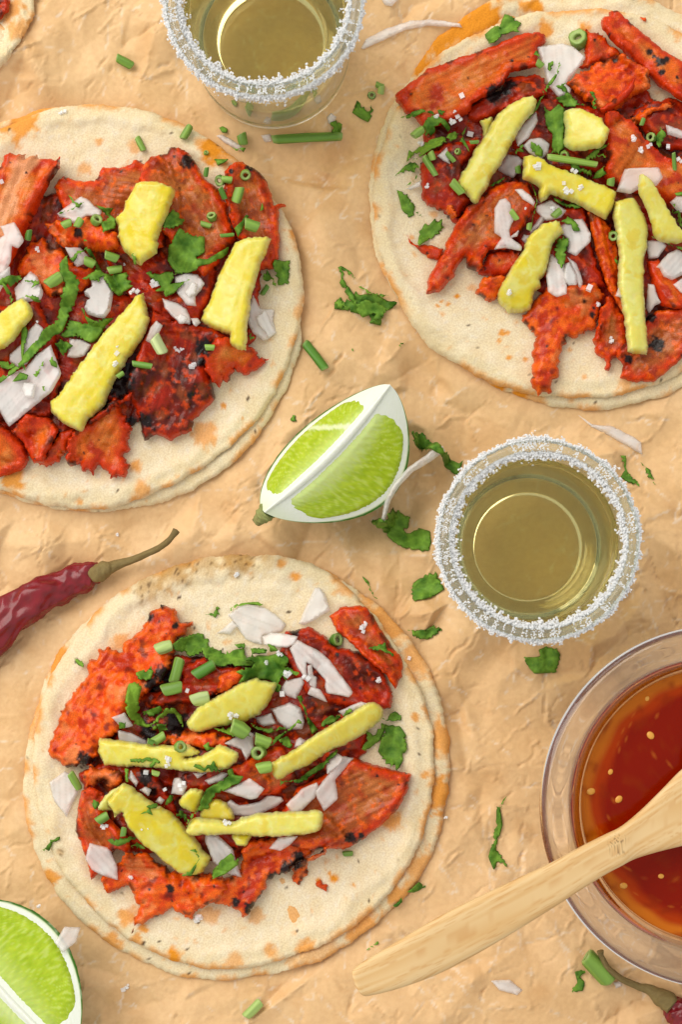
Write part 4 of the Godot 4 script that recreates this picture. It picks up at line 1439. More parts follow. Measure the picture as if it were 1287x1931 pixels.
	onion("BB", "short onion band crossing the head of the forked strip", [275, 345, 350, 310, 450, 320, 570, 345, 540, 410, 480, 435, 370, 430, 285, 410])
	onion("BB", "thin jagged onion shred hanging under the forked strip", [640, 580, 680, 570, 690, 660, 720, 670, 710, 780, 660, 740], {"t": 0.0009})
	onion("BB", "small rosy onion tip below the forked strip", [645, 810, 670, 750, 750, 770, 810, 880, 760, 860], {"tone": 0.5, "t": 0.0009})
	onion("BB", "square onion flake right of the short pineapple piece", [410, 790, 470, 700, 600, 670, 620, 720, 580, 800, 550, 850, 480, 830])
	onion("BB", "white onion chunk with ragged corners in the middle", [345, 930, 470, 890, 500, 875, 590, 920, 620, 1030, 600, 1095, 470, 1095, 400, 1030, 380, 980], {"tone": -0.3, "t": 0.002})
	onion("BB", "smooth onion piece touching the ragged white chunk", [215, 1000, 350, 965, 390, 1050, 290, 1075, 240, 1050], {"tone": -0.1})
	onion("BA", "onion piece below the short pineapple beside the ring", [1050, 950, 1130, 900, 1200, 830, 1280, 880, 1280, 1000, 1220, 1090, 1180, 1000], {"tone": 0.2})
	onion("BB", "onion sliver half under the long right pineapple strip", [895, 950, 1000, 900, 1080, 870, 1130, 885, 1000, 960, 930, 990], {"tone": 0.2})
	onion("BD", "white onion cube corner beside the long right strip", [665, 170, 680, 110, 710, 85, 770, 120, 720, 170], {"tone": -0.5, "t": 0.0022})
	onion("BC", "onion chip with salt beside the small yellow pineapple bit", [820, 420, 850, 290, 900, 280, 960, 350, 930, 430], {"tone": 0.2})
	onion("BC", "small onion chip on the black meat", [570, 385, 620, 355, 670, 380, 640, 440], {"t": 0.0018})
	onion("BC", "upright onion sliver at the head of the broad lower pineapple", [480, 290, 500, 220, 560, 320, 540, 360], {"tone": 0.3})
	onion("BC", "small grey onion cube above the broad lower pineapple", [695, 480, 735, 435, 780, 465, 745, 505], {"t": 0.0018})
	onion("BC", "rosy onion chip under the right end of the upper strip", [1000, 245, 1120, 245, 1040, 295], {"tone": 0.5})
	onion("BC", "onion shred below the fern leaf at the upper strip end", [1095, 310, 1240, 240, 1290, 250, 1250, 310, 1130, 345])
	onion("BD", "white onion wedge leaning out below the thin pineapple stick", [-50, 870, 50, 870, 170, 980, 200, 1100, 240, 1220, 130, 1200, 0, 1100, -60, 920], {"tone": -0.6, "t": 0.0022})
	onion("BD", "angular onion piece above the curved onion slice", [80, 520, 200, 470, 310, 410, 430, 495, 370, 575, 310, 590, 210, 560, 150, 540], {"tone": 0.2})
	onion("BD", "curved onion slice lying along the thin pineapple stick", [90, 640, 150, 590, 220, 640, 380, 610, 450, 555, 560, 570, 585, 600, 500, 660, 330, 730, 150, 720], {"tone": 0.3})
	onion("BD", "oblong onion piece left of the crossed onion strip", [600, 630, 650, 580, 730, 500, 850, 450, 860, 490, 830, 580, 700, 700, 640, 700])
	onion("BD", "onion strip with widened end on the right slab", [830, 520, 930, 400, 1060, 240, 1150, 260, 1080, 340, 1000, 430, 1020, 590, 905, 685, 850, 570], {"tone": -0.1})
	onion("BD", "pink onion flap under the top of the widened strip", [920, 290, 1010, 210, 1070, 250, 1040, 300, 930, 390], {"tone": 0.4})
	onion("BD", "pink onion end showing below the thin pineapple stick", [460, 990, 540, 890, 700, 880, 630, 960, 550, 1010], {"tone": 0.3})
	leaf("E", 0.5, "small green leaf tip on the bare left tortilla edge", [305, 605, 340, 608, 375, 630, 370, 660, 330, 640])
	leaf("BA", 0.4, "broad veined leaf above the cut green onion", [630, 150, 700, 90, 800, 55, 870, 65, 910, 110, 910, 190, 850, 240, 760, 250, 690, 220, 640, 190])
	leaf("BA", 0.35, "lobed leaf with pale midrib at the top centre", [865, 180, 950, 155, 1030, 210, 1200, 180, 1210, 240, 1287, 260, 1287, 330, 1100, 330, 980, 330, 900, 270, 870, 220])
	leaf("BB", 0.1, "largest dark cilantro leaf behind the short pineapple", [120, 530, 190, 490, 320, 500, 440, 470, 495, 520, 490, 600, 430, 680, 430, 780, 370, 820, 330, 700, 200, 690, 90, 720, 130, 660, 70, 630, 150, 590, 220, 560])
	leaf("BB", 0.4, "narrow leaf shred above the largest dark leaf", [180, 440, 320, 430, 310, 480, 200, 490])
	leaf("BB", 0.2, "small leaf corner left of the narrow shred", [50, 410, 140, 395, 140, 440, 90, 440])
	leaf("BB", 0.3, "leaf flake touching the short onion band", [320, 400, 370, 410, 410, 460, 340, 470])
	leaf("BB", 0.3, "three pointed leaf with a salt flake on it", [425, 660, 480, 585, 580, 640, 580, 670, 510, 650, 470, 700])
	leaf("BB", 0.7, "thin leaf edge along the broad top onion petal", [0, 160, 0, 120, 60, 80, 150, 70, 240, 60, 285, 80, 270, 95, 150, 85, 60, 110])
	leaf("E", 0.5, "tiny green chip on the bare tortilla near the top petal", [1020, 365, 1070, 362, 1080, 330, 1100, 315, 1100, 370, 1070, 385])
	leaf("BA", 0.95, "curled pale green leaf strip on the orange meat", [330, 450, 380, 490, 350, 600, 360, 720, 400, 790, 500, 830, 400, 825, 310, 800, 250, 680, 245, 600, 270, 470], {"fold": 0.35})
	leaf("BA", 0.3, "feathery leaf tuft above the curled pale strip", [325, 380, 390, 350, 400, 380, 450, 315, 470, 370, 450, 430, 410, 445, 340, 440])
	leaf("BA", 0.4, "flat leaf strip right of the curled pale strip", [380, 700, 530, 640, 550, 690, 480, 730, 390, 740])
	leaf("BA", 0.75, "bent pale leaf stalk arching over black meat", [440, 800, 520, 720, 600, 650, 650, 660, 700, 740, 710, 830, 680, 790, 640, 710, 590, 710, 500, 790], {"lift": 0.0012})
	leaf("BA", 0.35, "rounded leaf piece under the bent stalk", [500, 790, 580, 785, 590, 850, 520, 880])
	leaf("BA", 0.3, "small leaf corner on the pink onion sliver", [190, 780, 250, 775, 240, 830, 190, 835])
	leaf("BA", 0.4, "leaf chip right of the narrow orange strand", [870, 970, 920, 935, 920, 980, 980, 990, 900, 1015])
	leaf("BA", 0.8, "light green leaf ruffle under the short pineapple", [960, 830, 1080, 820, 1180, 780, 1240, 850, 1270, 910, 1180, 860, 1130, 900, 1040, 870])
	leaf("BB", 0.2, "dark leaf ribbon under the ragged white onion", [185, 1040, 290, 1090, 460, 1070, 470, 1095, 330, 1130, 230, 1090])
	leaf("BB", 0.4, "folded leaf ribbon crossing the ragged white onion", [380, 1160, 480, 1100, 570, 1010, 610, 1045, 540, 1075, 450, 1150, 340, 1240, 330, 1220], {"lift": 0.0008})
	leaf("BB", 0.3, "leaf band below the folded ribbon", [410, 1180, 480, 1150, 540, 1240, 500, 1250, 430, 1220])
	leaf("BB", 0.25, "long leaf ribbon down the middle of the dark meat", [560, 830, 600, 810, 630, 900, 640, 980, 730, 1100, 680, 1140, 650, 1050, 620, 950])
	leaf("BB", 0.1, "dark leaf behind the long right pineapple strip", [740, 1050, 830, 980, 920, 965, 930, 990, 850, 1050, 750, 1085])
	leaf("BB", 0.55, "pale square leaf bit on the dark meat above the strip", [920, 985, 980, 915, 1025, 935, 950, 1005])
	leaf("BB", 0.7, "light ruffled leaf right of the long strip", [1075, 1250, 1130, 1180, 1120, 1110, 1190, 1130, 1250, 1040, 1287, 1060, 1240, 1180, 1150, 1250, 1090, 1280])
	leaf("F", 0.3, "large wide leaf hanging over the right tortilla edge", [810, 1110, 850, 960, 930, 970, 970, 1030, 965, 1120, 920, 1210, 880, 1190, 830, 1150])
	leaf("F", 0.45, "narrow leaf above the large wide leaf at the right", [830, 930, 900, 890, 940, 905, 935, 940, 860, 945])
	leaf("F", 0.0, "dark leaf fleck on the standing red flap", [755, 550, 850, 515, 860, 560, 905, 575, 890, 595, 840, 570])
	leaf("BD", 0.1, "long dark leaf under the long right pineapple strip", [550, 450, 700, 420, 860, 310, 1010, 180, 1030, 200, 900, 340, 780, 420, 710, 460, 600, 440])
	leaf("BD", 0.5, "green leaf curled over the white onion wedge", [0, 1170, 60, 1090, 160, 1015, 200, 1060, 230, 1050, 220, 1110, 100, 1200, 0, 1230], {"lift": 0.0006})
	leaf("BC", 0.2, "feathery leaf on the left meat beside the pineapple sliver", [175, 490, 220, 450, 245, 460, 245, 510, 210, 545])
	leaf("BC", 0.3, "leaf with branching tips below the broad pineapple", [310, 790, 340, 770, 430, 770, 520, 750, 550, 790, 450, 820, 400, 840, 340, 820])
	leaf("BC", 0.25, "small leaf half hidden under the broad pineapple", [500, 850, 550, 800, 620, 860, 540, 865])
	leaf("BC", 0.2, "leaf beside the thin stick and the small yellow bit", [860, 570, 920, 540, 960, 600, 950, 650, 890, 610])
	leaf("BC", 0.2, "leaf between the grey onion cube and the yellow bit", [760, 510, 820, 420, 860, 430, 830, 480, 780, 525])
	leaf("BC", 0.45, "upright leaf sliver between the two left pineapples", [450, 210, 485, 215, 480, 320, 460, 320])
	pine("BC", "small translucent pineapple sliver left of the broad piece", [230, 550, 270, 460, 340, 390, 420, 350, 400, 420, 330, 500, 340, 550], {"tone": 0.4, "t": 0.002})
	pine("BC", "small rounded yellow pineapple bit under the fern leaf", [890, 490, 960, 390, 1040, 370, 1100, 410, 1060, 500, 1020, 570, 940, 550], {"t": 0.0035})
	pine("BC", "deep yellow pineapple bit right of the fern stalk", [1050, 570, 1170, 460, 1280, 500, 1330, 600, 1300, 640, 1100, 640], {"tone": -0.3, "t": 0.003})
	pine("BD", "yellow pineapple corner showing below the thin stick", [160, 860, 320, 860, 290, 950, 230, 970, 180, 940], {"t": 0.003})
	pine("BA", "short oval pineapple piece with a brown fleck", [745, 800, 760, 740, 850, 640, 1000, 560, 1190, 450, 1310, 430, 1400, 455, 1462, 473, 1430, 570, 1372, 663, 1272, 753, 1100, 800, 960, 830, 870, 860, 770, 845], {"tone": 0.35})
	pine("BA", "forked pineapple strip lying across the upper left", [10, 910, 150, 925, 400, 960, 600, 970, 760, 955, 850, 1025, 800, 1055, 720, 1070, 880, 1040, 1010, 955, 1160, 1020, 1150, 1100, 1060, 1160, 880, 1190, 700, 1180, 450, 1150, 230, 1150, 50, 1140, 0, 1020], {"tone": 0.25, "smooth": false, "t": 0.0038})
	pine("BC", "broadest pineapple plank slanting down at the lower left", [440, 330, 510, 350, 600, 430, 720, 510, 820, 570, 930, 690, 1040, 820, 1080, 890, 1135, 950, 1100, 1030, 1040, 1090, 900, 1080, 800, 1010, 680, 900, 560, 800, 460, 650, 430, 560, 370, 610, 360, 550, 320, 490, 370, 400])
	pine("BD", "thin straight pineapple stick at the lower middle", [-208, 830, -160, 745, 0, 750, 160, 770, 250, 730, 400, 700, 600, 690, 800, 680, 890, 690, 895, 780, 860, 850, 700, 880, 550, 890, 350, 890, 160, 875, 0, 880, -180, 878], {"tone": 0.5})
	pine("BD", "long slanting pineapple strip at the right", [490, 280, 640, 200, 770, 110, 900, 20, 1130, -112, 1260, -192, 1360, -172, 1393, -122, 1370, -50, 1250, 47, 1110, 135, 960, 200, 800, 300, 650, 370, 530, 430, 485, 330], {"tone": 0.35})
	leaf("BA", 0.3, "bent leaf shred lying on the forked pineapple strip", [275, 1080, 440, 1065, 520, 1080, 530, 1100, 450, 1150, 430, 1135, 470, 1090, 400, 1110, 280, 1105])
	leaf("BA", 0.1, "dark fern leaf at the right end of the forked strip", [790, 1140, 810, 1115, 920, 1130, 960, 1085, 985, 1150, 1030, 1140, 1040, 1190, 880, 1180])
	leaf("BC", 0.15, "long branching fern leaf over the small yellow bits", [1010, 580, 1110, 380, 1287, 270, 1290, 220, 1330, 200, 1340, 260, 1420, 270, 1380, 330, 1310, 360, 1170, 450, 1130, 540, 1050, 570])
	leaf("BC", 0.4, "thin stalk curling over the left end of the thin stick", [950, 690, 950, 630, 1000, 570, 1012, 590, 970, 650])
	leaf("BC", 0.25, "forked leaf shred on the middle of the broad plank", [575, 580, 640, 540, 630, 510, 700, 490, 720, 500, 710, 530, 660, 540, 680, 590, 630, 570])
	leaf("BC", 0.25, "curved leaf ribbon on the lower end of the broad plank", [890, 1080, 980, 1040, 1040, 960, 1030, 890, 975, 870, 1030, 860, 1055, 930, 1030, 1010, 990, 1085])
	scallion("BA", 555, 175, -20, 130, 90, 1.3, "pale cut scallion at the edge of the orange meat")
	scallion("BA", 660, 360, -75, 190, 85, 0.5, "upright scallion length in the dark gap")
	scallion("BA", 620, 510, -10, 160, 95, 0.45, "green scallion length below the upright one")
	scallion("BA", 880, 360, -30, 180, 90, 0.0, "dark scallion length under the lobed leaf")
	scallion("BA", 850, 590, -15, 140, 100, 1.4, "whitish scallion length touching the short pineapple")
	scallion("BA", 685, 980, 999, 90, 90, 0.6, "scallion ring standing on the forked strip")
	scallion("BA", 520, 910, -30, 110, 70, 0.8, "light scallion length left of the orange strand")
	scallion("BA", 445, 940, 20, 50, 45, 0.2, "scallion bit between grey onion and strip")
	scallion("BB", 880, 375, 999, 115, 105, 0.1, "round olive scallion slice between the two upper flaps")
	scallion("BB", 280, 1190, 20, 120, 100, 0.8, "bright scallion tube in the middle")
	scallion("BB", 255, 1285, 999, 100, 95, 0.5, "scallion ring below the bright tube")
	scallion("BD", 370, 215, 999, 120, 105, 0.6, "scallion half ring above the red shred")
	scallion("BD", 430, 325, -12, 110, 85, 0.9, "light scallion end at the tip of the long strip")
	scallion("BD", 1100, 1030, -5, 80, 40, 0.4, "scallion bit just outside the right slab")
	scallion("BC", 50, 310, 60, 150, 60, 0.7, "scallion stick at the left by the large petal")
	scallion("BC", 270, 615, -30, 100, 70, 0.4, "short scallion log on the left meat")
	scallion("BC", 440, 725, -80, 70, 45, 0.3, "small scallion stub under the broad plank edge")
	scallion("BC", 700, 250, 15, 60, 45, 1.1, "pale scallion bit under the forked strip")
	scallion("F", 60, 990, 30, 90, 80, 0.7, "scallion ruffle under the short pineapple")

func left_taco():
	taco = "left taco"
	meat("P", 2, "lowest dark meat layer showing in the gaps", [-20, 400, 60, 370, 130, 360, 250, 345, 400, 370, 495, 480, 480, 640, 400, 720, 250, 800, 100, 850, -30, 870], {"t": 0.002})
	meat("LC", 2, "dark red meat bed under the middle pineapple", [150, -50, 480, 60, 700, 50, 950, 60, 1190, 60, 1287, 180, 1290, 500, 1150, 800, 900, 950, 600, 950, 350, 800, 250, 400])
	meat("LC", 2, "dark meat bed under the large left onion", [-250, 150, 0, 150, 300, 100, 450, 400, 500, 800, 400, 1050, 100, 1100, -250, 1050])
	meat("LB", 2, "dark meat bed under the big flat leaf", [-200, 700, 100, 600, 450, 900, 600, 1050, 560, 1250, 450, 1500, 200, 1500, -100, 1300, -300, 1000])
	meat("LA", 1, "smooth brown orange meat sheet at the top middle", [430, 400, 500, 290, 600, 340, 760, 340, 820, 220, 960, 230, 1040, 200, 1080, 155, 1160, 200, 1300, 250, 1380, 500, 1350, 900, 1000, 960, 750, 900, 560, 700])
	meat("LB", 1, "large red meat lobe with black spot at the top", [-10, 230, 60, 130, 190, 110, 200, 60, 300, 60, 380, 120, 440, 220, 490, 320, 620, 400, 640, 470, 695, 540, 690, 640, 720, 700, 750, 820, 640, 970, 600, 1040, 500, 1140, 430, 1080, 330, 1000, 150, 760, 60, 550, -30, 360], {"style": 1, "grit": 0.6, "t": 0.0042})
	meat("LB", 3, "red meat slab with thin hooked tip at the right", [660, 270, 730, 190, 800, 185, 900, 230, 980, 300, 1040, 450, 1060, 540, 1120, 525, 1155, 530, 1150, 545, 1100, 575, 1105, 800, 1095, 1000, 1050, 1060, 960, 1080, 930, 1110, 850, 900, 770, 830, 700, 650, 660, 430], {"style": 1, "t": 0.004})
	meat("LA", 0, "ragged orange meat clump left of the centre", [130, 1060, 230, 850, 330, 815, 400, 880, 500, 900, 560, 1000, 750, 1060, 720, 1200, 600, 1287, 400, 1300, 300, 1150, 200, 1130])
	meat("LA", 0, "orange meat flap below the angular onion", [355, 680, 420, 665, 480, 660, 560, 700, 700, 640, 800, 700, 950, 780, 1000, 900, 850, 940, 650, 880, 560, 900, 440, 830, 400, 760], {"grit": 0.7})
	meat("LA", 3, "thick meat slab with a pale fat streak at the upper left", [-120, 220, 0, 240, 40, 140, 90, 125, 130, 140, 215, 130, 200, 180, 300, 130, 310, 175, 420, 170, 450, 185, 485, 145, 480, 215, 490, 250, 420, 370, 330, 560, 240, 740, 180, 900, 100, 1080, 60, 1090, 0, 1150, -150, 1150, -200, 600], {"t": 0.0055, "fat": 0.0, "lift": 0.001})
	meat("LE", 3, "red meat wedge at the bottom left edge", [0, 430, 130, 520, 200, 600, 230, 720, 190, 780, 90, 830, 0, 850, -200, 880, -250, 600, -150, 430])
	meat("LE", 0, "narrow red meat strands between the two bottom slices", [380, 620, 500, 480, 620, 460, 560, 600, 470, 740, 380, 770, 300, 780, 300, 730], {"style": 1})
	meat("LE", 3, "brown fibrous meat slice below the large onion", [90, 480, 200, 350, 400, 380, 480, 470, 440, 560, 380, 650, 350, 740, 260, 750, 220, 650, 180, 580], {"t": 0.0036})
	meat("LD", 1, "broad brown meat slab at the lower right", [100, 220, 250, 290, 400, 320, 560, 330, 690, 390, 700, 520, 600, 600, 500, 640, 560, 790, 580, 900, 490, 990, 400, 1080, 390, 1160, 290, 1200, 210, 1240, 100, 1190, 0, 1240, -60, 1000, -150, 830, -50, 600, 20, 400], {"style": 2, "t": 0.0042})
	meat("LD", 0, "bright orange meat wing pointing to the right edge", [470, 560, 620, 430, 860, 460, 940, 560, 1010, 580, 960, 640, 830, 710, 760, 690, 740, 660, 690, 750, 640, 770, 620, 820, 560, 790, 520, 700], {"style": 3, "t": 0.0034})
	meat("LE", 0, "fan shaped orange meat with torn fringe at the bottom", [560, 560, 700, 400, 860, 280, 950, 230, 1020, 380, 1085, 470, 1030, 560, 1040, 640, 990, 680, 1040, 750, 1010, 860, 940, 850, 890, 865, 840, 780, 790, 760, 745, 840, 700, 790, 660, 800, 640, 740, 605, 772, 540, 750], {"style": 3, "grit": 0.5, "t": 0.0036})
	meat("LE", 2, "short dark meat curl above the fan shaped meat", [690, 380, 830, 320, 880, 250, 970, 230, 1070, 170, 1040, 230, 900, 300, 830, 380, 720, 420], {"t": 0.0022})
	onion("LA", "angular onion leaf under a thin green shred", [460, 610, 560, 530, 650, 465, 720, 500, 760, 550, 830, 590, 815, 640, 740, 640, 700, 640, 600, 710, 560, 660, 480, 640])
	onion("LA", "long pale onion piece on the striped slab", [0, 720, 120, 690, 170, 770, 200, 840, 150, 900, 100, 880, 90, 1000, 40, 1110, -60, 1110, -60, 850, 40, 790], {"tone": 0.2})
	onion("LA", "rosy onion chip at the end of the green fern stalk", [530, 890, 650, 885, 710, 950, 690, 1010, 620, 1050, 560, 960], {"tone": 0.4})
	onion("LA", "onion end at the left edge below the long pale piece", [-60, 1180, 110, 1070, 110, 1150, 40, 1230, 0, 1287, -60, 1287])
	onion("LC", "white onion cube behind the left pineapple end", [110, 10, 240, -130, 300, -80, 360, 60, 340, 120, 230, 130, 130, 130], {"tone": -0.4, "t": 0.0026})
	onion("LC", "largest white onion petal at the lower left edge", [0, 745, 210, 660, 300, 560, 420, 480, 470, 620, 505, 715, 430, 850, 330, 930, 200, 1030, 65, 1135, 0, 1030, -80, 850], {"tone": -0.3, "t": 0.0018})
	onion("LC", "thin onion strip behind the long leaf ribbon", [60, 540, 170, 460, 230, 360, 300, 300, 360, 350, 330, 450, 210, 620, 130, 650, 60, 600])
	onion("LC", "small white onion cube resting on the largest petal", [170, 830, 190, 770, 295, 790, 270, 910, 200, 900], {"tone": -0.6, "t": 0.0018})
	onion("LC", "thick white onion block in the middle", [680, 40, 740, 0, 720, -100, 780, -130, 860, -80, 915, 50, 900, 200, 850, 275, 720, 240, 690, 200, 700, 130, 730, 100, 690, 80], {"tone": -0.5, "t": 0.0034})
	onion("LC", "translucent onion flake beside the slanting middle pineapple", [540, 570, 560, 420, 660, 430, 740, 470, 680, 560, 600, 580], {"t": 0.0009})
	onion("LD", "grey pink onion petal left of the right pineapple", [150, 90, 280, 130, 350, 180, 385, 260, 380, 310, 290, 290, 230, 240, 170, 170], {"tone": 0.1})
	onion("LB", "layered onion piece above the grey pink petal", [250, 1120, 340, 1090, 440, 1100, 500, 1180, 460, 1240, 420, 1280, 430, 1360, 350, 1350, 300, 1287, 270, 1250])
	onion("LB", "small pale onion layer on top of the layered piece", [330, 1250, 390, 1160, 440, 1180, 420, 1260, 370, 1290], {"tone": -0.2})
	onion("LD", "white onion crumb at the tip of the grey pink petal", [260, 250, 300, 215, 365, 250, 330, 300, 290, 305], {"tone": -0.4})
	onion("LD", "white onion crumb touching the right pineapple corner", [385, 260, 440, 250, 465, 290, 430, 330, 405, 310], {"tone": -0.4})
	onion("LD", "narrow dim onion sliver right of the middle pineapple", [10, 430, 60, 330, 110, 280, 160, 320, 120, 390, 60, 460], {"tone": 0.2})
	onion("LD", "wide clear onion petal beyond the right pineapple", [850, 180, 890, 70, 950, 180, 1060, 180, 1050, 270, 1080, 370, 1020, 420, 970, 440, 880, 370, 845, 290], {"t": 0.001})
	onion("LD", "star shaped onion flake on the wide clear petal", [910, 250, 990, 185, 1030, 280, 1075, 370, 1015, 420, 990, 370, 930, 310], {"tone": -0.2, "t": 0.001})
	leaf("LB", 0.3, "big flat leaf in the centre right of the yellow chunk", [200, 900, 270, 800, 300, 740, 380, 780, 500, 800, 500, 930, 430, 980, 520, 990, 600, 930, 690, 870, 680, 920, 600, 1000, 450, 1070, 300, 1100, 250, 1080, 190, 980])
	leaf("LB", 0.25, "rounded leaf tucked against the yellow chunk", [150, 770, 180, 670, 240, 570, 330, 640, 320, 700, 240, 750])
	leaf("LB", 0.35, "curly leaf below the big flat leaf", [20, 1090, 60, 1070, 130, 1100, 180, 1080, 280, 1090, 220, 1180, 300, 1170, 390, 1150, 300, 1210, 260, 1250, 180, 1290, 160, 1240, 90, 1240, 140, 1200])
	leaf("LC", 0.4, "veined leaf reaching under the slanting middle pineapple", [490, 400, 550, 270, 650, 290, 780, 290, 930, 260, 850, 340, 780, 440, 740, 465, 620, 415, 520, 415])
	leaf("LC", 0.1, "dark leaf point below the veined leaf", [440, 460, 490, 410, 590, 480, 540, 520, 510, 570, 470, 500])
	leaf("LC", 0.3, "small leaf corner at the foot of the onion block", [660, 180, 690, 190, 690, 240, 780, 290, 700, 290])
	leaf("LA", 0.3, "fern leaf with pale stalk left of the onion block", [690, 900, 740, 910, 790, 1020, 830, 1090, 1030, 1090, 1080, 1200, 960, 1280, 900, 1240, 830, 1130, 800, 1180, 660, 1140, 770, 1080, 740, 980])
	leaf("LA", 0.25, "folded leaf left of the yellow chunk", [770, 540, 850, 560, 910, 550, 880, 610, 930, 650, 950, 740, 900, 760, 840, 790, 825, 690, 870, 640])
	leaf("LA", 0.25, "thin bent shred on the angular onion leaf", [540, 445, 570, 470, 620, 530, 690, 520, 640, 570, 480, 625, 480, 605, 610, 560])
	leaf("LA", 0.2, "leaf strip on the rosy onion chip", [560, 970, 620, 910, 720, 875, 700, 910, 630, 950, 590, 1005])
	leaf("LA", 0.4, "oval leaf on the left edge above the white cube", [0, 1145, 160, 1105, 185, 1140, 80, 1200, 0, 1200, -60, 1190])
	leaf("LA", 0.2, "small three toothed leaf on the white cube", [190, 1150, 330, 1150, 330, 1180, 250, 1220, 270, 1180])
	leaf("LC", 0.55, "pale leaf band at the left beside the white cube", [30, -20, 60, 0, 110, 100, 110, 150, 80, 150, 50, 60])
	leaf("LC", 0.4, "leaf sliver on the front of the white cube", [170, 80, 250, 65, 340, 100, 330, 130, 290, 130, 230, 90, 180, 95])
	leaf("LC", 0.6, "vertical light leaf strip left of the long ribbon", [170, 350, 210, 320, 230, 370, 190, 540, 210, 690, 170, 640, 165, 560])
	leaf("LC", 0.3, "crinkled leaf at the foot of the long ribbon", [90, 770, 160, 690, 240, 720, 220, 760])
	leaf("LC", 0.45, "leaf at the left edge above the largest petal", [-20, 600, 120, 610, 130, 670, 90, 680, -20, 650])
	leaf("LC", 0.35, "small oval leaf chip on the largest petal", [390, 590, 420, 565, 460, 620, 460, 660, 410, 640])
	leaf("LC", 0.6, "straight leaf sliver on the largest petal", [270, 710, 350, 600, 355, 640, 290, 740])
	leaf("LC", 0.5, "tiny leaf square low on the largest petal", [340, 810, 368, 806, 370, 845, 345, 845])
	leaf("LB", 0.25, "square dark leaf at the right edge of the meat", [1050, 1030, 1070, 990, 1190, 985, 1180, 1180, 1090, 1185, 1060, 1080])
	leaf("LB", 0.2, "ruffled leaf left of the square dark leaf", [965, 1150, 970, 1090, 1010, 1080, 1080, 1170, 1070, 1200, 1040, 1190, 1040, 1150])
	leaf("LB", 0.25, "little lobed leaf on the orange stained rim", [570, 170, 690, 170, 690, 190, 600, 230, 590, 200])
	leaf("LB", 0.15, "pointed leaf in the gap before the right slab", [740, 740, 800, 680, 830, 610, 855, 620, 840, 660, 800, 760, 770, 810])
	leaf("LB", 0.35, "tiny triangular leaf on the right slab", [945, 590, 965, 525, 978, 580])
	leaf("LD", 0.15, "dark leaf fleck under the right pineapple tail", [850, 400, 880, 370, 905, 405, 870, 455])
	leaf("LA", 0.15, "dark leaf fleck on the flap below the onion", [660, 820, 690, 815, 710, 840, 680, 840])
	pine("LA", "short fat bright yellow pineapple chunk at the top", [1100, 370, 1160, 355, 1240, 360, 1287, 375, 1350, 385, 1420, 430, 1400, 520, 1360, 640, 1310, 760, 1270, 840, 1290, 860, 1270, 940, 1180, 990, 1140, 1030, 1060, 970, 1000, 920, 970, 850, 940, 800, 950, 700, 920, 650, 990, 600, 1010, 520, 1060, 440], {"t": 0.005, "ang": 1.2, "smooth": false})
	pine("LB", "wide yellow pineapple slab with notched tail at the right", [740, 840, 870, 795, 1000, 800, 1035, 815, 1000, 920, 950, 1010, 920, 1150, 880, 1260, 860, 1400, 840, 1510, 845, 1600, 835, 1720, 770, 1710, 690, 1670, 700, 1590, 590, 1550, 450, 1460, 540, 1280, 620, 1060, 700, 920], {"t": 0.0048, "tone": 0.15, "smooth": false})
	pine("LC", "long slanting yellow pineapple slab in the middle", [1100, 70, 1160, 45, 1190, 200, 1215, 260, 1190, 350, 1130, 450, 1060, 540, 980, 670, 900, 800, 840, 950, 790, 1000, 690, 1090, 655, 1170, 520, 1120, 430, 1040, 395, 1000, 390, 920, 450, 880, 550, 740, 640, 620, 740, 480, 850, 350, 980, 210], {"t": 0.0048, "tone": 0.1, "smooth": false})
	pine("LC", "pineapple stub cut off by the left edge", [-200, 300, -60, 240, 60, 150, 180, 95, 240, 150, 270, 200, 260, 260, 180, 340, 130, 410, 10, 500, -200, 560], {"tone": 0.2})
	leaf("LC", 0.35, "longest cilantro ribbon winding over the left side", [470, -180, 490, -210, 550, -260, 550, -170, 600, -100, 640, -50, 640, 30, 560, 220, 500, 360, 380, 480, 250, 610, 160, 690, 0, 790, -60, 800, 0, 740, 150, 640, 210, 540, 330, 410, 440, 280, 470, 150, 520, 0, 480, -100], {"lift": 0.0006, "fold": 0.05})
	leaf("LA", 0.3, "small feathery leaf at the lower tip of the yellow chunk", [1065, 930, 1090, 950, 1110, 985, 1100, 1020, 1080, 1020, 1075, 980])
	scallion("LB", 768, 468, 110, 120, 80, 0.75, "light scallion tube at the top of the right slab")
	scallion("LB", 680, 340, 5, 80, 58, 0.7, "short scallion tube left of the light one")
	scallion("LB", 620, 345, 999, 90, 85, 0.1, "dull scallion slice in the gap between lobe and slab")
	scallion("LB", 828, 295, 999, 90, 85, 0.6, "scallion half ring beside the black mark")
	scallion("LB", 515, 292, 100, 75, 38, 0.1, "dark scallion bit on the tortilla above the gap")
	scallion("LB", 645, 455, 65, 100, 42, 0.1, "dark scallion length deep in the gap")
	scallion("LB", 880, 720, 20, 110, 92, 0.6, "split scallion ring low on the right slab")
	scallion("LB", 555, 632, 999, 80, 80, 0.5, "scallion slice on the red lobe")
	scallion("LB", 508, 704, 20, 90, 45, 0.7, "slanted scallion chip below the slice on the lobe")
	scallion("LB", 510, 118, 999, 45, 40, 0.8, "small scallion bead on the orange stained rim")
	scallion("LB", 680, 790, -5, 110, 30, 0.2, "thin scallion stick above the right pineapple")
	scallion("LB", 985, 1235, -60, 90, 40, 0.2, "dark scallion stick near the square leaf")
	scallion("LA", 1135, 50, 65, 130, 50, 0.6, "scallion stick alone on the bare top tortilla")
	scallion("A", 755, 172, -60, 62, 30, 0.7, "scallion stick near the top rim towards the glass")
	scallion("LA", 545, 705, -20, 80, 62, 0.8, "scallion tube below the angular onion")
	scallion("LA", 640, 690, -60, 75, 60, 0.7, "slanted scallion chip touching the angular onion")
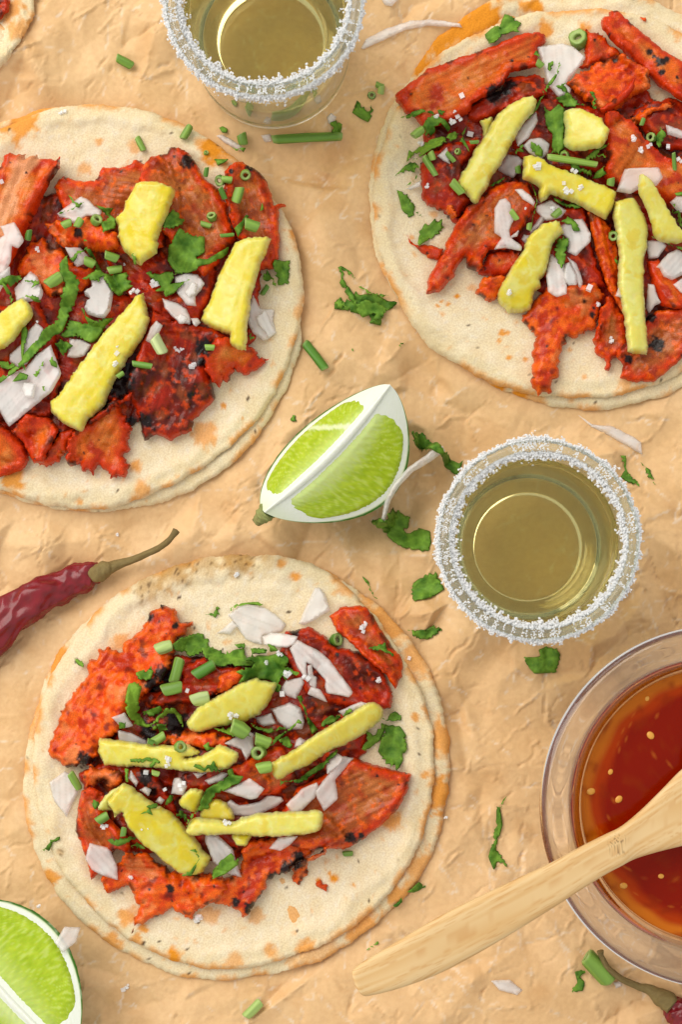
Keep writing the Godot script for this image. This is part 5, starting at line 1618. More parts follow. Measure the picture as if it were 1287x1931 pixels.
	scallion("LA", 780, 665, 999, 90, 90, 0.5, "curled scallion ring right of the angular onion")
	scallion("LA", 240, 800, 100, 80, 50, 0.1, "dim scallion bit against the striped slab")
	scallion("LA", 440, 1160, -35, 130, 88, 0.75, "thick scallion tube under the long ribbon")
	scallion("LA", 890, 945, 20, 110, 75, 0.5, "scallion pieces left of the yellow chunk tip")
	scallion("LA", 930, 1070, -10, 110, 62, 0.8, "scallion half ring below the fern stalk")
	scallion("LA", 725, 1010, 25, 90, 70, 0.6, "scallion tube behind the fern stalk")
	scallion("LC", 1150, 635, 10, 160, 48, 0.25, "green scallion length over the black meat")
	scallion("LD", 130, 480, 60, 150, 90, 1.7, "white scallion root right of the middle pineapple")
	scallion("LD", 540, 497, 5, 75, 48, 0.7, "scallion chip on the charred patch")
	scallion("LC", 968, 712, -35, 60, 40, 0.6, "scallion chip against the middle pineapple")

func right_taco():
	taco = "right taco"
	meat("P", 2, "lowest dark meat layer showing in the gaps", [800, 220, 950, 170, 1080, 150, 1200, 140, 1310, 280, 1310, 580, 1200, 620, 1050, 570, 930, 490, 840, 400, 800, 320], {"t": 0.002})
	meat("RD", 2, "dark red meat bed under the middle onions", [-150, 560, 100, 480, 300, 600, 500, 600, 560, 900, 620, 1100, 680, 1250, 400, 1290, 200, 1200, 0, 950, -120, 750])
	meat("RB", 2, "dark red meat bed around the small pineapple square", [50, 780, 300, 800, 700, 900, 900, 1100, 700, 1400, 200, 1400, -50, 1250, -150, 1000])
	meat("RA", 2, "reddish meat with blackened middle below the top slab", [640, 900, 720, 840, 830, 740, 930, 730, 960, 610, 1050, 600, 1100, 600, 1200, 590, 1280, 620, 1290, 780, 1150, 850, 950, 900, 800, 980, 680, 980], {"t": 0.0034})
	meat("RA", 3, "long orange brown meat slab at the upper left", [65, 740, 200, 650, 330, 550, 530, 480, 750, 410, 900, 350, 1100, 260, 1280, 255, 1300, 330, 1230, 380, 1230, 540, 1000, 600, 940, 700, 850, 780, 700, 860, 650, 950, 500, 1000, 300, 1060, 230, 950, 140, 900, 70, 800], {"t": 0.0042})
	meat("RB", 0, "rough meat patch right of the big onion", [510, 240, 640, 280, 700, 330, 800, 430, 700, 500, 600, 510, 480, 560, 440, 560, 500, 460, 500, 350], {"style": 1})
	meat("RB", 2, "dim meat hollow at the right edge above the fern", [860, 940, 1000, 840, 1200, 780, 1287, 800, 1400, 900, 1400, 1200, 1200, 1220, 1060, 1190, 960, 1060])
	meat("RB", 3, "thick diagonal meat slab with burnt specks at the top right", [630, 160, 650, 135, 710, 130, 700, 90, 770, 90, 860, 170, 980, 270, 1100, 370, 1287, 490, 1400, 560, 1400, 900, 1287, 850, 1200, 780, 1050, 650, 950, 540, 850, 460, 700, 330, 640, 240], {"t": 0.005, "grit": 0.6})
	meat("RB", 0, "crumbly bright orange meat cluster in the upper middle", [360, 660, 480, 570, 620, 500, 800, 440, 880, 480, 1000, 560, 1020, 640, 1060, 690, 930, 760, 850, 800, 760, 900, 650, 940, 560, 860, 420, 760], {"t": 0.0044})
	meat("RB", 3, "thin upright orange strand on the crumbly cluster", [610, 895, 700, 830, 780, 760, 920, 610, 905, 720, 780, 850, 660, 940], {"t": 0.002, "drape": 0.0012, "lift": 0.0012})
	meat("RB", 0, "orange strand curving along the right of the cluster", [870, 950, 1000, 880, 1150, 830, 1240, 825, 1230, 850, 1060, 910, 960, 990, 900, 1010], {"t": 0.002, "drape": 0.0014})
	meat("RD", 1, "wide orange brown meat sheet at the right", [650, -130, 760, -140, 880, -80, 960, 20, 1080, 130, 1200, 200, 1287, 180, 1400, 200, 1400, 600, 1150, 560, 1000, 500, 750, 430, 650, 350, 690, 200, 640, 50], {"style": 3, "grit": 0.7, "t": 0.0042})
	meat("RC", 2, "glossy deep red meat at the left under the herbs", [270, 240, 350, 170, 500, 80, 700, 60, 740, 120, 600, 300, 650, 470, 700, 560, 560, 690, 490, 650, 380, 600, 280, 530, 280, 400], {"t": 0.0036})
	meat("RC", 0, "orange lower meat edge beside the strip onion", [750, 1120, 790, 1010, 900, 960, 1100, 960, 1110, 1050, 1000, 1130, 950, 1180, 850, 1160], {"style": 3})
	meat("RE", 0, "separate orange meat nugget below the big twisted piece", [485, 270, 520, 220, 540, 180, 640, 175, 720, 190, 705, 320, 640, 350, 580, 390, 540, 350, 490, 320], {"t": 0.004})
	meat("RC", 1, "thin pointed meat tail crossing under the twisted piece", [165, 820, 200, 880, 250, 900, 340, 900, 470, 930, 430, 1040, 330, 1000, 250, 940, 180, 880], {"t": 0.0018})
	meat("RC", 3, "large twisted meat piece ending in a leaf shaped tip", [830, 460, 960, 400, 1150, 400, 1200, 600, 1100, 800, 950, 960, 830, 960, 780, 1030, 780, 1080, 740, 1130, 650, 1080, 640, 1000, 580, 1060, 545, 1160, 430, 1280, 320, 1300, 335, 1170, 400, 1050, 470, 950, 480, 880, 550, 760, 650, 620, 720, 560], {"style": 1, "grit": 0.55, "t": 0.0046})
	meat("RF", 0, "long hanging orange meat strip reaching the lower rim", [50, 440, 110, 340, 200, 270, 400, 260, 560, 250, 660, 330, 640, 450, 590, 600, 500, 620, 440, 680, 370, 650, 350, 700, 320, 780, 290, 870, 300, 920, 280, 990, 240, 1010, 230, 1110, 180, 1100, 130, 1130, 90, 1080, 70, 990, 80, 850, 100, 660, 80, 600, 0, 540, 0, 480], {"t": 0.0036})
	meat("RF", 0, "pointed red orange meat between the hanging strip and pineapple", [600, 600, 620, 450, 700, 330, 770, 400, 830, 500, 860, 800, 750, 820, 690, 930, 670, 860, 590, 780, 570, 700], {"style": 1, "grit": 0.8})
	meat("RF", 3, "broad meat slice with black blotches at the lower right", [750, 780, 860, 700, 1030, 500, 1100, 450, 1287, 430, 1400, 500, 1400, 700, 1287, 840, 1150, 960, 1060, 1030, 980, 1020, 900, 1030, 790, 990, 820, 900, 760, 830], {"style": 1, "grit": 0.6})
	meat("RD", 3, "orange brown meat fold at the right edge under onion", [1010, 1040, 1100, 1020, 1287, 1220, 1400, 1300, 1400, 1400, 1230, 1440, 1120, 1400, 1050, 1250])
	meat("RD", 3, "smooth bright orange strip beside the longest pineapple", [520, 640, 600, 640, 720, 760, 780, 900, 790, 1100, 790, 1287, 830, 1500, 780, 1430, 690, 1287, 620, 1050, 560, 850], {"t": 0.003, "grit": 0.15, "style": 0})
	meat("RC", 0, "loose orange crumb below the glossy red meat", [480, 590, 510, 575, 550, 620, 560, 670, 530, 680, 500, 650], {"t": 0.0025})
	meat("RB", 0, "small red scrap alone on the top right tortilla", [960, 130, 1000, 125, 1018, 150, 1000, 165, 970, 155], {"t": 0.001})
	onion("RB", "largest onion petal at the top centre", [115, 365, 330, 330, 430, 370, 515, 455, 440, 560, 350, 680, 390, 720, 380, 780, 280, 790, 210, 700, 185, 620, 150, 470], {"tone": -0.2, "t": 0.0016, "lift": 0.001})
	onion("RA", "dim onion strip behind the slanting left pineapple", [1040, 1110, 1110, 1000, 1210, 900, 1225, 980, 1150, 1120, 1060, 1190], {"tone": 0.2})
	onion("RD", "onion square with green chip near the upper pineapple end", [0, 110, 60, 50, 150, 35, 220, 80, 210, 150, 150, 210, 60, 170])
	onion("RC", "onion wedge between the two upper pineapples", [900, 290, 980, 170, 1070, 190, 1110, 230, 1030, 360, 960, 330], {"tone": 0.1})
	onion("RC", "tall pale onion shred on the twisted meat", [870, 620, 910, 550, 960, 540, 1000, 580, 1010, 660, 1035, 690, 990, 790, 1000, 840, 1070, 790, 1060, 840, 1010, 850, 1100, 920, 1090, 955, 960, 930, 870, 940, 930, 850, 870, 810], {"tone": 0.1})
	onion("RC", "narrow white onion sliver above the tall shred", [1035, 460, 1090, 450, 1160, 500, 1200, 560, 1190, 600, 1100, 540], {"tone": -0.3})
	onion("RC", "small onion corner behind the curved yellow piece", [1160, 790, 1250, 670, 1287, 700, 1230, 770, 1170, 820])
	onion("RC", "thin onion film left of the curved yellow piece", [1090, 860, 1110, 820, 1170, 830, 1130, 900], {"t": 0.0008})
	onion("RC", "pink onion tip under the herb stems at the left", [410, 190, 490, 110, 515, 250, 470, 230], {"tone": 0.3})
	onion("RC", "cream onion slip on the bare tortilla at the left", [160, 440, 280, 380, 275, 430, 200, 452], {"t": 0.0008})
	onion("RD", "flat onion piece below the speckled pineapple", [110, 590, 230, 530, 360, 620, 310, 680, 190, 715, 110, 640], {"tone": 0.1})
	onion("RD", "folded onion petal in the centre beside the orange strip", [320, 740, 420, 690, 490, 685, 550, 810, 550, 880, 500, 930, 430, 1000, 360, 970, 370, 860, 300, 800])
	onion("RD", "dim onion edge behind the hanging double onion", [360, 1000, 440, 1050, 490, 1200, 470, 1260, 450, 1250, 420, 1120], {"tone": 0.3})
	onion("RD", "tall hanging onion piece right of the curved yellow piece", [190, 1150, 230, 960, 260, 1000, 330, 1050, 360, 1180, 350, 1310, 270, 1340, 200, 1290], {"tone": 0.1})
	onion("RD", "short onion piece overlapping the tall hanging one", [340, 1060, 380, 1040, 440, 1150, 440, 1230, 370, 1240, 330, 1180], {"tone": -0.1})
	onion("RD", "rosy onion block behind the right pineapple pair", [760, 470, 820, 300, 930, 295, 1090, 295, 1130, 370, 1080, 440, 990, 430, 870, 495], {"tone": 0.5, "t": 0.0024})
	onion("RD", "onion chip against the right side of the longest pineapple", [1000, 870, 1130, 870, 1170, 910, 1100, 1010, 1020, 1020])
	onion("RD", "bright onion chunk at the right edge", [1070, 1100, 1180, 970, 1260, 930, 1330, 960, 1330, 1130, 1200, 1205, 1130, 1180, 1100, 1110], {"tone": -0.2, "t": 0.0024})
	onion("RD", "pink onion corner at the right edge below the bright chunk", [1215, 1230, 1330, 1150, 1330, 1300, 1280, 1300], {"tone": 0.4})
	onion("RF", "onion bit left of the longest pineapple", [740, 350, 790, 210, 850, 250, 870, 320, 800, 360], {"tone": -0.1})
	onion("RF", "ragged onion bit right of the longest pineapple", [1010, 240, 1060, 250, 1090, 340, 1120, 390, 1070, 410, 1030, 470, 1005, 420], {"tone": 0.2})
	onion("RB", "white onion curl at the right edge by the fern", [1155, 1010, 1287, 1050, 1330, 1080, 1287, 1115, 1170, 1090], {"tone": -0.3, "t": 0.002})
	onion("RD", "white onion crumb at the right edge above the bright chunk", [1190, 570, 1240, 520, 1330, 530, 1330, 640, 1260, 650], {"tone": -0.5, "t": 0.002})
	leaf("RA", 0.3, "notched dark leaf on the top left rim", [795, 270, 880, 195, 910, 210, 960, 95, 1040, 130, 1095, 180, 1060, 230, 1075, 285, 1000, 270, 930, 310, 870, 365, 825, 370])
	leaf("RA", 0.15, "thin fern frond pointing left off the top slab", [110, 930, 200, 910, 290, 890, 370, 910, 385, 940, 340, 925, 280, 930, 200, 955, 160, 945])
	leaf("RA", 0.2, "feathery leaf under the fern frond", [285, 1030, 330, 960, 390, 940, 470, 980, 520, 1030, 500, 1055, 430, 1000, 390, 1070, 350, 1100, 300, 1090])
	leaf("RA", 0.2, "small leaf right of the frond by a salt flake", [410, 890, 450, 880, 475, 910, 450, 935, 420, 920])
	leaf("RC", 0.9, "pale yellow green split leaf at the left", [160, 230, 180, 130, 210, 150, 300, 90, 450, 40, 480, 60, 480, 120, 380, 160, 240, 235, 200, 220, 270, 165, 210, 190], {"lift": 0.0006})
	leaf("RC", 0.6, "curled light leaf at the head of the split leaf", [500, 10, 560, -20, 590, 0, 560, 60, 500, 90, 480, 50])
	leaf("RC", 0.35, "thin hooked leaf ribbon left of the slanting pineapple", [590, 80, 610, 0, 640, -60, 670, -100, 640, -40, 620, 40, 650, 120, 670, 170, 640, 140])
	leaf("RC", 0.15, "dark pointed leaf on the left rim", [65, 345, 150, 260, 190, 225, 240, 260, 270, 310, 210, 330, 160, 310])
	leaf("RC", 0.15, "narrow leaf below the dark pointed leaf", [150, 435, 200, 390, 240, 350, 245, 370, 210, 410])
	leaf("RC", 0.25, "oval leaf lying bare on the left tortilla", [80, 465, 120, 475, 190, 520, 235, 600, 225, 660, 180, 695, 120, 620, 105, 550])
	leaf("RC", 0.2, "tiny leaf strip beside the bare oval leaf", [230, 630, 295, 670, 285, 685, 230, 660])
	leaf("RC", 0.4, "toothed leaf at the root of the pointed meat tail", [250, 900, 265, 800, 310, 730, 340, 750, 390, 695, 410, 720, 450, 710, 445, 750, 468, 760, 420, 830, 340, 870, 260, 925])
	leaf("RB", 0.35, "long leaf ribbon crossing the largest onion petal", [20, 985, 100, 880, 150, 760, 200, 680, 290, 560, 300, 480, 315, 510, 300, 580, 230, 690, 170, 780, 120, 880, 50, 970], {"lift": 0.0005})
	leaf("RB", 0.35, "little feathery leaf on the largest onion petal", [200, 560, 205, 510, 230, 485, 250, 495, 245, 545, 220, 585])
	leaf("RB", 0.2, "dark leaf left of the largest onion petal", [75, 440, 110, 395, 150, 460, 110, 455])
	leaf("RB", 0.3, "branching leaf below the largest onion petal", [265, 700, 320, 670, 350, 660, 350, 720, 390, 770, 500, 860, 420, 860, 330, 860, 270, 790, 330, 750])
	leaf("RB", 0.25, "large folded leaf left of the pineapple square", [170, 860, 220, 900, 290, 840, 340, 880, 340, 1100, 350, 1180, 290, 1250, 230, 1240, 240, 1080, 190, 1040])
	leaf("RB", 0.15, "upright leaf strip above the pineapple square", [540, 730, 590, 750, 605, 900, 570, 890, 560, 800])
	leaf("RB", 0.25, "small fern leaf in the hollow at the right", [1080, 1170, 1085, 1080, 1110, 1020, 1160, 1090, 1130, 1200, 1100, 1210])
	leaf("RD", 0.2, "dark leaf tucked below the speckled pineapple", [230, 500, 350, 540, 490, 600, 420, 625, 330, 610, 250, 560])
	leaf("RD", 0.15, "fern leaf behind the speckled pineapple", [375, 240, 420, 230, 470, 280, 560, 310, 560, 350, 480, 340, 390, 290])
	leaf("RD", 0.4, "light leaf point right of the fern behind pineapple", [570, 360, 600, 310, 670, 280, 650, 320, 690, 330, 640, 360])
	leaf("RD", 0.25, "pointed leaf between the curved yellow piece and onions", [250, 930, 290, 840, 350, 830, 375, 860, 360, 960, 330, 1080, 310, 1125, 270, 1050], {"lift": 0.0006})
	leaf("RD", 0.3, "three lobed leaf on the folded onion petal", [300, 720, 360, 670, 440, 720, 465, 750, 460, 800, 410, 800, 380, 740, 310, 740])
	leaf("RD", 0.3, "thin curved stalk left of the curved yellow piece", [30, 390, 90, 420, 110, 500, 110, 600, 80, 720, 60, 780, 80, 680, 95, 560, 80, 440])
	leaf("RD", 0.2, "leaf under the right pineapple wedge at the edge", [1200, 600, 1287, 700, 1330, 780, 1260, 730, 1210, 650])
	leaf("RD", 0.3, "leaf stem below the right pineapple wedge", [1040, 840, 1150, 870, 1240, 920, 1330, 920, 1330, 960, 1240, 950, 1150, 890])
	leaf("RD", 0.75, "pale forked leaf on the stalk below the square", [470, 220, 590, 130, 690, 95, 690, 115, 610, 160, 660, 180, 670, 210, 620, 190, 500, 230])
	leaf("RD", 0.3, "small leaf left of the longest pineapple", [735, 1000, 760, 985, 780, 1080, 740, 1050])
	leaf("RD", 0.2, "round dark leaf at the right edge", [1230, 490, 1280, 475, 1330, 490, 1300, 520, 1240, 515])
	leaf("RD", 0.35, "square green chip on the upper onion square", [65, 75, 110, 95, 165, 110, 165, 190, 110, 190, 60, 150])
	leaf("RC", 0.25, "dim green square between onion wedge and strip", [1045, 120, 1105, 100, 1105, 160, 1045, 175])
	leaf("RC", 0.2, "dark green leaf under the tip of the slanting pineapple", [820, 440, 880, 390, 960, 355, 940, 400, 860, 450])
	pine("RC", "small pineapple nib behind the slanting left piece", [755, -100, 860, -130, 850, 0, 790, 30, 780, -40], {"tone": 0.3, "t": 0.003})
	pine("RC", "long slanting pineapple piece at the left", [580, 400, 660, 230, 740, 90, 800, 10, 840, -60, 880, -130, 960, -210, 1080, -275, 1180, -293, 1217, -240, 1190, -170, 1110, -80, 1050, 20, 960, 190, 870, 330, 800, 460, 725, 570, 640, 480], {"tone": 0.45, "t": 0.0046})
	pine("RB", "squarish pineapple chunk at the top centre", [340, 900, 370, 860, 480, 865, 560, 905, 640, 950, 660, 1000, 695, 1040, 690, 1110, 640, 1180, 560, 1200, 430, 1200, 360, 1170, 340, 1120, 350, 1020], {"tone": 0.3, "t": 0.0046})
	pine("RD", "salt speckled pineapple bar with notch in the middle", [0, 250, 10, 190, 60, 170, 130, 185, 250, 260, 400, 310, 560, 370, 660, 410, 770, 460, 760, 540, 680, 695, 560, 640, 480, 590, 350, 540, 230, 495, 150, 565, 120, 500, 140, 450, 60, 390, 0, 370], {"smooth": false, "t": 0.0048, "tone": 0.1})
	pine("RD", "curved bright yellow pineapple piece at the lower left", [160, 740, 290, 715, 340, 810, 270, 860, 230, 940, 210, 1060, 180, 1140, 140, 1180, 160, 1240, 100, 1270, 80, 1400, 20, 1430, -100, 1430, -190, 1350, -200, 1250, -100, 1100, 0, 950, 30, 860, 90, 800], {"smooth": false, "t": 0.0046, "ang": 1.0})
	pine("RD", "blunt pineapple wedge at the right edge", [930, 370, 990, 365, 1100, 490, 1200, 650, 1287, 770, 1330, 830, 1287, 880, 1100, 860, 1040, 720, 1000, 630, 935, 500], {"tone": 0.4})
	pine("RD", "longest pale pineapple strip hanging down at the right", [750, 540, 860, 500, 930, 510, 990, 610, 1035, 720, 1030, 900, 1000, 1000, 1000, 1287, 1010, 1500, 1030, 1700, 1020, 1790, 855, 1765, 830, 1500, 780, 1287, 770, 1150, 790, 1000, 770, 850, 735, 640], {"tone": 0.6, "smooth": false, "press": 0.8})
	scallion("RB", 455, 305, 999, 160, 150, 0.55, "big oval scallion slice above the largest onion petal")
	scallion("RB", 135, 520, 40, 60, 55, 0.7, "small scallion chip left of the largest onion petal")
	scallion("RC", 350, 270, 62, 190, 52, 0.5, "scallion stick pointing down at the left")
	scallion("RC", 250, 35, -40, 100, 70, 0.9, "pale scallion tube under the fern frond")
	scallion("RC", 515, 200, 50, 100, 38, 0.4, "thin scallion stick over the glossy red meat")
	scallion("RC", 570, 435, 50, 130, 72, 0.8, "scallion tube at the lower tip of the slanting pineapple")
	scallion("RC", 575, 150, 999, 55, 52, 0.5, "scallion bead over the glossy red meat")
	scallion("RC", 365, 190, 70, 70, 50, 0.9, "pale scallion chip in the herb heap at the left")
	scallion("RC", 705, 100, -5, 70, 30, 0.4, "tiny scallion stick touching the slanting pineapple")
	scallion("RC", 1030, 668, 55, 90, 45, 0.9, "pale scallion chip beside the tall onion shred")
	scallion("RC", 1155, 760, 100, 60, 42, 0.9, "scallion end at the foot of the thin curved stalk")
	scallion("RC", 1060, 305, 80, 60, 45, 0.3, "scallion bit right of the onion wedge")
	scallion("RD", 350, 150, 999, 75, 72, 0.7, "scallion knob below the pineapple square")
	scallion("RD", 400, 228, 8, 400, 56, 0.85, "long pale herb stalk between square and speckled bar")
	scallion("RD", 710, 405, 95, 60, 58, 0.6, "scallion cube at the right end of the speckled bar")
	scallion("RD", 1040, 35, 999, 80, 80, 0.3, "curled scallion ring in the hollow at the right")
	scallion("RD", 1225, 235, 85, 140, 32, 0.35, "green scallion needle near the right edge")
	scallion("RB", 970, 985, -70, 60, 36, 0.4, "scallion bit at the rim of the hollow")
	scallion("RD", 740, 820, 999, 80, 76, 0.35, "scallion ring between orange strip and longest pineapple")
	scallion("RD", 275, 655, -40, 80, 55, 0.6, "scallion bit on the flat onion piece")

func on_the_paper():
	taco = "-"
	onion("I", "long curved white onion ribbon on the paper between glass and right taco", [860, 190, 880, 150, 960, 110, 1060, 80, 1150, 78, 1260, 100, 1270, 118, 1130, 105, 1040, 120, 960, 155, 870, 195], {"curl": 0.0}, "-")
	onion("I", "onion scrap at the top edge right of the salted glass", [935, -20, 1015, -20, 1010, 0, 985, 25, 955, 20], {}, "-")
	onion("K", "onion strip sliding out from under the right taco", [790, -45, 860, 0, 960, 10, 1060, 60, 1095, 85, 1100, 145, 1040, 110, 950, 60, 850, 10], {"smooth": false}, "-")
	onion("J", "curved onion strip between lime wedge and salted glass", [780, 850, 800, 750, 840, 670, 920, 580, 1020, 510, 1060, 470, 1100, 465, 1118, 490, 1050, 540, 950, 600, 880, 670, 830, 750, 800, 860], {"t": 0.0022, "curl": 0.0}, "-")
	onion("O", "onion scrap on the paper between corner lime and lower taco", [410, 400, 470, 300, 575, 310, 550, 400, 470, 470], {}, "-")
	onion("M", "oval onion scrap on the paper below the spoon tip", [570, 895, 640, 890, 690, 930, 670, 950, 600, 930], {}, "-")
	onion("LB", "onion strip on the paper at the upper right rim of the left taco", [590, -20, 640, -35, 800, 60, 805, 100, 760, 100, 660, 40], {}, "-")
	onion("I", "onion crumb at the left end of the green onion stalk", [455, 545, 495, 540, 500, 570, 470, 572], {}, "-")
	onion("M", "onion crumb between scallion piece and chili stem at the bottom", [1030, 900, 1060, 895, 1065, 915, 1040, 925], {}, "-")
	onion("I", "onion chip at the lower right foot of the top glass", [722, 475, 740, 455, 762, 470, 750, 500, 730, 500], {}, "-")
	scallion("I", 642, 562, -2, 285, 38, 0.35, "long green onion stalk lying below the top glass", "-")
	scallion("P", 235, 117, 30, 34, 16, 0.45, "single scallion chip left of the top glass", "-")
	scallion("I", 380, 562, 80, 45, 38, 0.5, "scallion chip at the left foot of the top glass", "-")
	scallion("I", 935, 345, 30, 32, 26, 0.7, "scallion chip in the small cluster by the right taco", "-")
	scallion("I", 943, 368, 100, 32, 26, 1.2, "whitish scallion chip in the small cluster by the right taco", "-")
	scallion("I", 904, 384, 999, 34, 32, 0.0, "dark scallion ring in the small cluster by the right taco", "-")
	scallion("M", 970, 845, 50, 130, 62, 0.55, "scallion length at the foot of the glass bowl", "-")
	scallion("Q", 130, 760, 55, 250, 62, 0.05, "dark green pod at the right rim of the left taco", "-")
	scallion("P", 478, 1903, -45, 40, 18, 1.2, "pale scallion chip at the bottom edge", "-")
	leaf("I", 0.2, "curled leaf on the paper between top glass and right taco", [825, 455, 845, 405, 885, 440, 905, 420, 912, 460, 890, 495, 860, 480], {"fold": 0.3}, "-")
	leaf("I", 0.2, "dark leaf fleck above the onion strip beside the left taco", [285, 515, 300, 508, 320, 520, 320, 538, 300, 540], {}, "-")
	leaf("I", 0.15, "dark leaf fleck below the scallion chip beside the left taco", [335, 592, 360, 600, 395, 598, 385, 615, 350, 608], {}, "-")
	leaf("I", 0.4, "small leaf at the right end of the green onion stalk", [735, 500, 760, 490, 785, 500, 780, 535, 745, 540], {}, "-")
	leaf("Q", 0.1, "dark base leaf of the herb cluster between upper tacos", [270, 380, 310, 345, 330, 370, 380, 350, 420, 300, 450, 330, 560, 310, 660, 360, 720, 385, 710, 400, 660, 430, 620, 470, 600, 540, 520, 525, 530, 480, 430, 460, 300, 430, 265, 430], {}, "-")
	leaf("Q", 0.2, "bent ribbon leaf at the top of the herb cluster", [295, 130, 320, 120, 390, 160, 430, 215, 410, 210, 370, 180, 325, 150, 345, 205, 320, 215], {}, "-")
	leaf("Q", 0.1, "straight dark leaf standing over the herb cluster", [305, 240, 320, 205, 345, 225, 400, 310, 435, 370, 410, 390, 370, 350], {}, "-")
	leaf("Q", 0.45, "light leaf strip along the top of the herb cluster", [440, 270, 465, 260, 530, 310, 670, 325, 650, 345, 560, 330, 480, 300], {}, "-")
	leaf("Q", 0.35, "broad cut leaf on top of the herb cluster", [410, 400, 490, 365, 600, 390, 660, 430, 560, 545, 515, 525, 560, 460, 470, 490, 430, 450], {"lift": 0.0008}, "-")
	leaf("Q", 0.7, "pale ruffle at the left of the herb cluster", [272, 385, 310, 350, 345, 375, 365, 410, 330, 430, 290, 420], {"lift": 0.0006}, "-")
	leaf("Q", 0.0, "tiny dark speck of leaf left below the herb cluster", [385, 705, 400, 695, 410, 715, 400, 730], {}, "-")
	leaf("Q", 0.15, "small twisted leaf speck right below the herb cluster", [735, 690, 745, 655, 765, 635, 785, 640, 780, 665, 750, 680, 745, 705], {}, "-")
	leaf("J", 0.0, "black green speck on the paper left of the lime wedge", [300, 310, 315, 285, 335, 295, 335, 320, 310, 322], {}, "-")
	leaf("J", 0.15, "long leaf running from lime wedge to salted glass", [940, 390, 1000, 370, 1060, 430, 1130, 500, 1200, 530, 1225, 510, 1190, 600, 1130, 560, 1090, 510, 1020, 480, 940, 440], {}, "-")
	leaf("J", 0.4, "scalloped leaf below the curved onion strip", [720, 850, 770, 840, 800, 860, 830, 790, 870, 780, 905, 810, 940, 820, 930, 870, 905, 900, 930, 910, 980, 880, 1040, 900, 1045, 960, 1030, 1015, 900, 990, 850, 960, 800, 910], {}, "-")
	leaf("K", 0.35, "flat square leaf at the left foot of the salted glass", [0, 760, 40, 730, 110, 700, 150, 790, 90, 830, 0, 850, -15, 800], {}, "-")
	leaf("K", 0.3, "narrow leaf between lower taco and salted glass", [-30, 985, 0, 980, 60, 985, 100, 960, 140, 975, 130, 1000, 70, 1030, 20, 1030], {}, "-")
	leaf("K", 0.2, "hooked leaf at the upper right of the salted glass", [990, 150, 1025, 145, 1020, 210, 1050, 250, 1095, 285, 1080, 300, 1030, 280, 990, 250, 1015, 220], {}, "-")
	leaf("K", 0.15, "slim leaf sliver at the right edge beyond the hooked leaf", [1090, 180, 1140, 220, 1160, 295, 1130, 260, 1110, 220], {}, "-")
	leaf("K", 0.35, "folded toothed leaf just below the salted glass", [525, 1115, 580, 1115, 610, 1110, 600, 1080, 640, 1060, 690, 1070, 710, 1120, 690, 1190, 580, 1195, 550, 1160], {}, "-")
	leaf("F", 0.1, "thin dark leaf sliver above the right rim of the lower taco", [720, 155, 760, 190, 810, 285, 790, 280, 740, 190], {}, "-")
	leaf("M", 0.2, "long ragged leaf between lower taco and sauce bowl", [630, 200, 605, 250, 615, 310, 600, 370, 590, 400, 620, 430, 635, 468, 600, 450, 580, 478, 560, 430, 575, 380, 590, 290, 590, 240], {}, "-")
	leaf("M", 0.2, "leaf chip at the lower right rim of the lower taco", [255, 560, 300, 522, 330, 545, 280, 565], {}, "-")
	leaf("M", 0.1, "small dark leaf tip beside the chip at the lower taco rim", [200, 615, 235, 580, 238, 602, 210, 620], {}, "-")
	leaf("M", 0.3, "little leaf sliver left of the spoon tip", [100, 780, 145, 745, 150, 755, 120, 775], {}, "-")
	leaf("M", 0.2, "curled leaf left of the scallion by the bowl", [885, 860, 925, 850, 925, 865, 905, 880, 925, 900, 915, 935, 875, 940, 875, 920, 895, 900], {}, "-")
	leaf("G", 0.15, "forked leaf on the left rim of the lower taco", [125, 505, 160, 480, 190, 435, 240, 420, 240, 440, 200, 455, 180, 500], {}, "-")
	leaf("L", 0.4, "green herb fleck floating on the red sauce", [1105, 470, 1125, 425, 1162, 418, 1155, 495, 1130, 490], {"lift": 0.0325 - 0.0003, "drape": 0.0005}, "-")

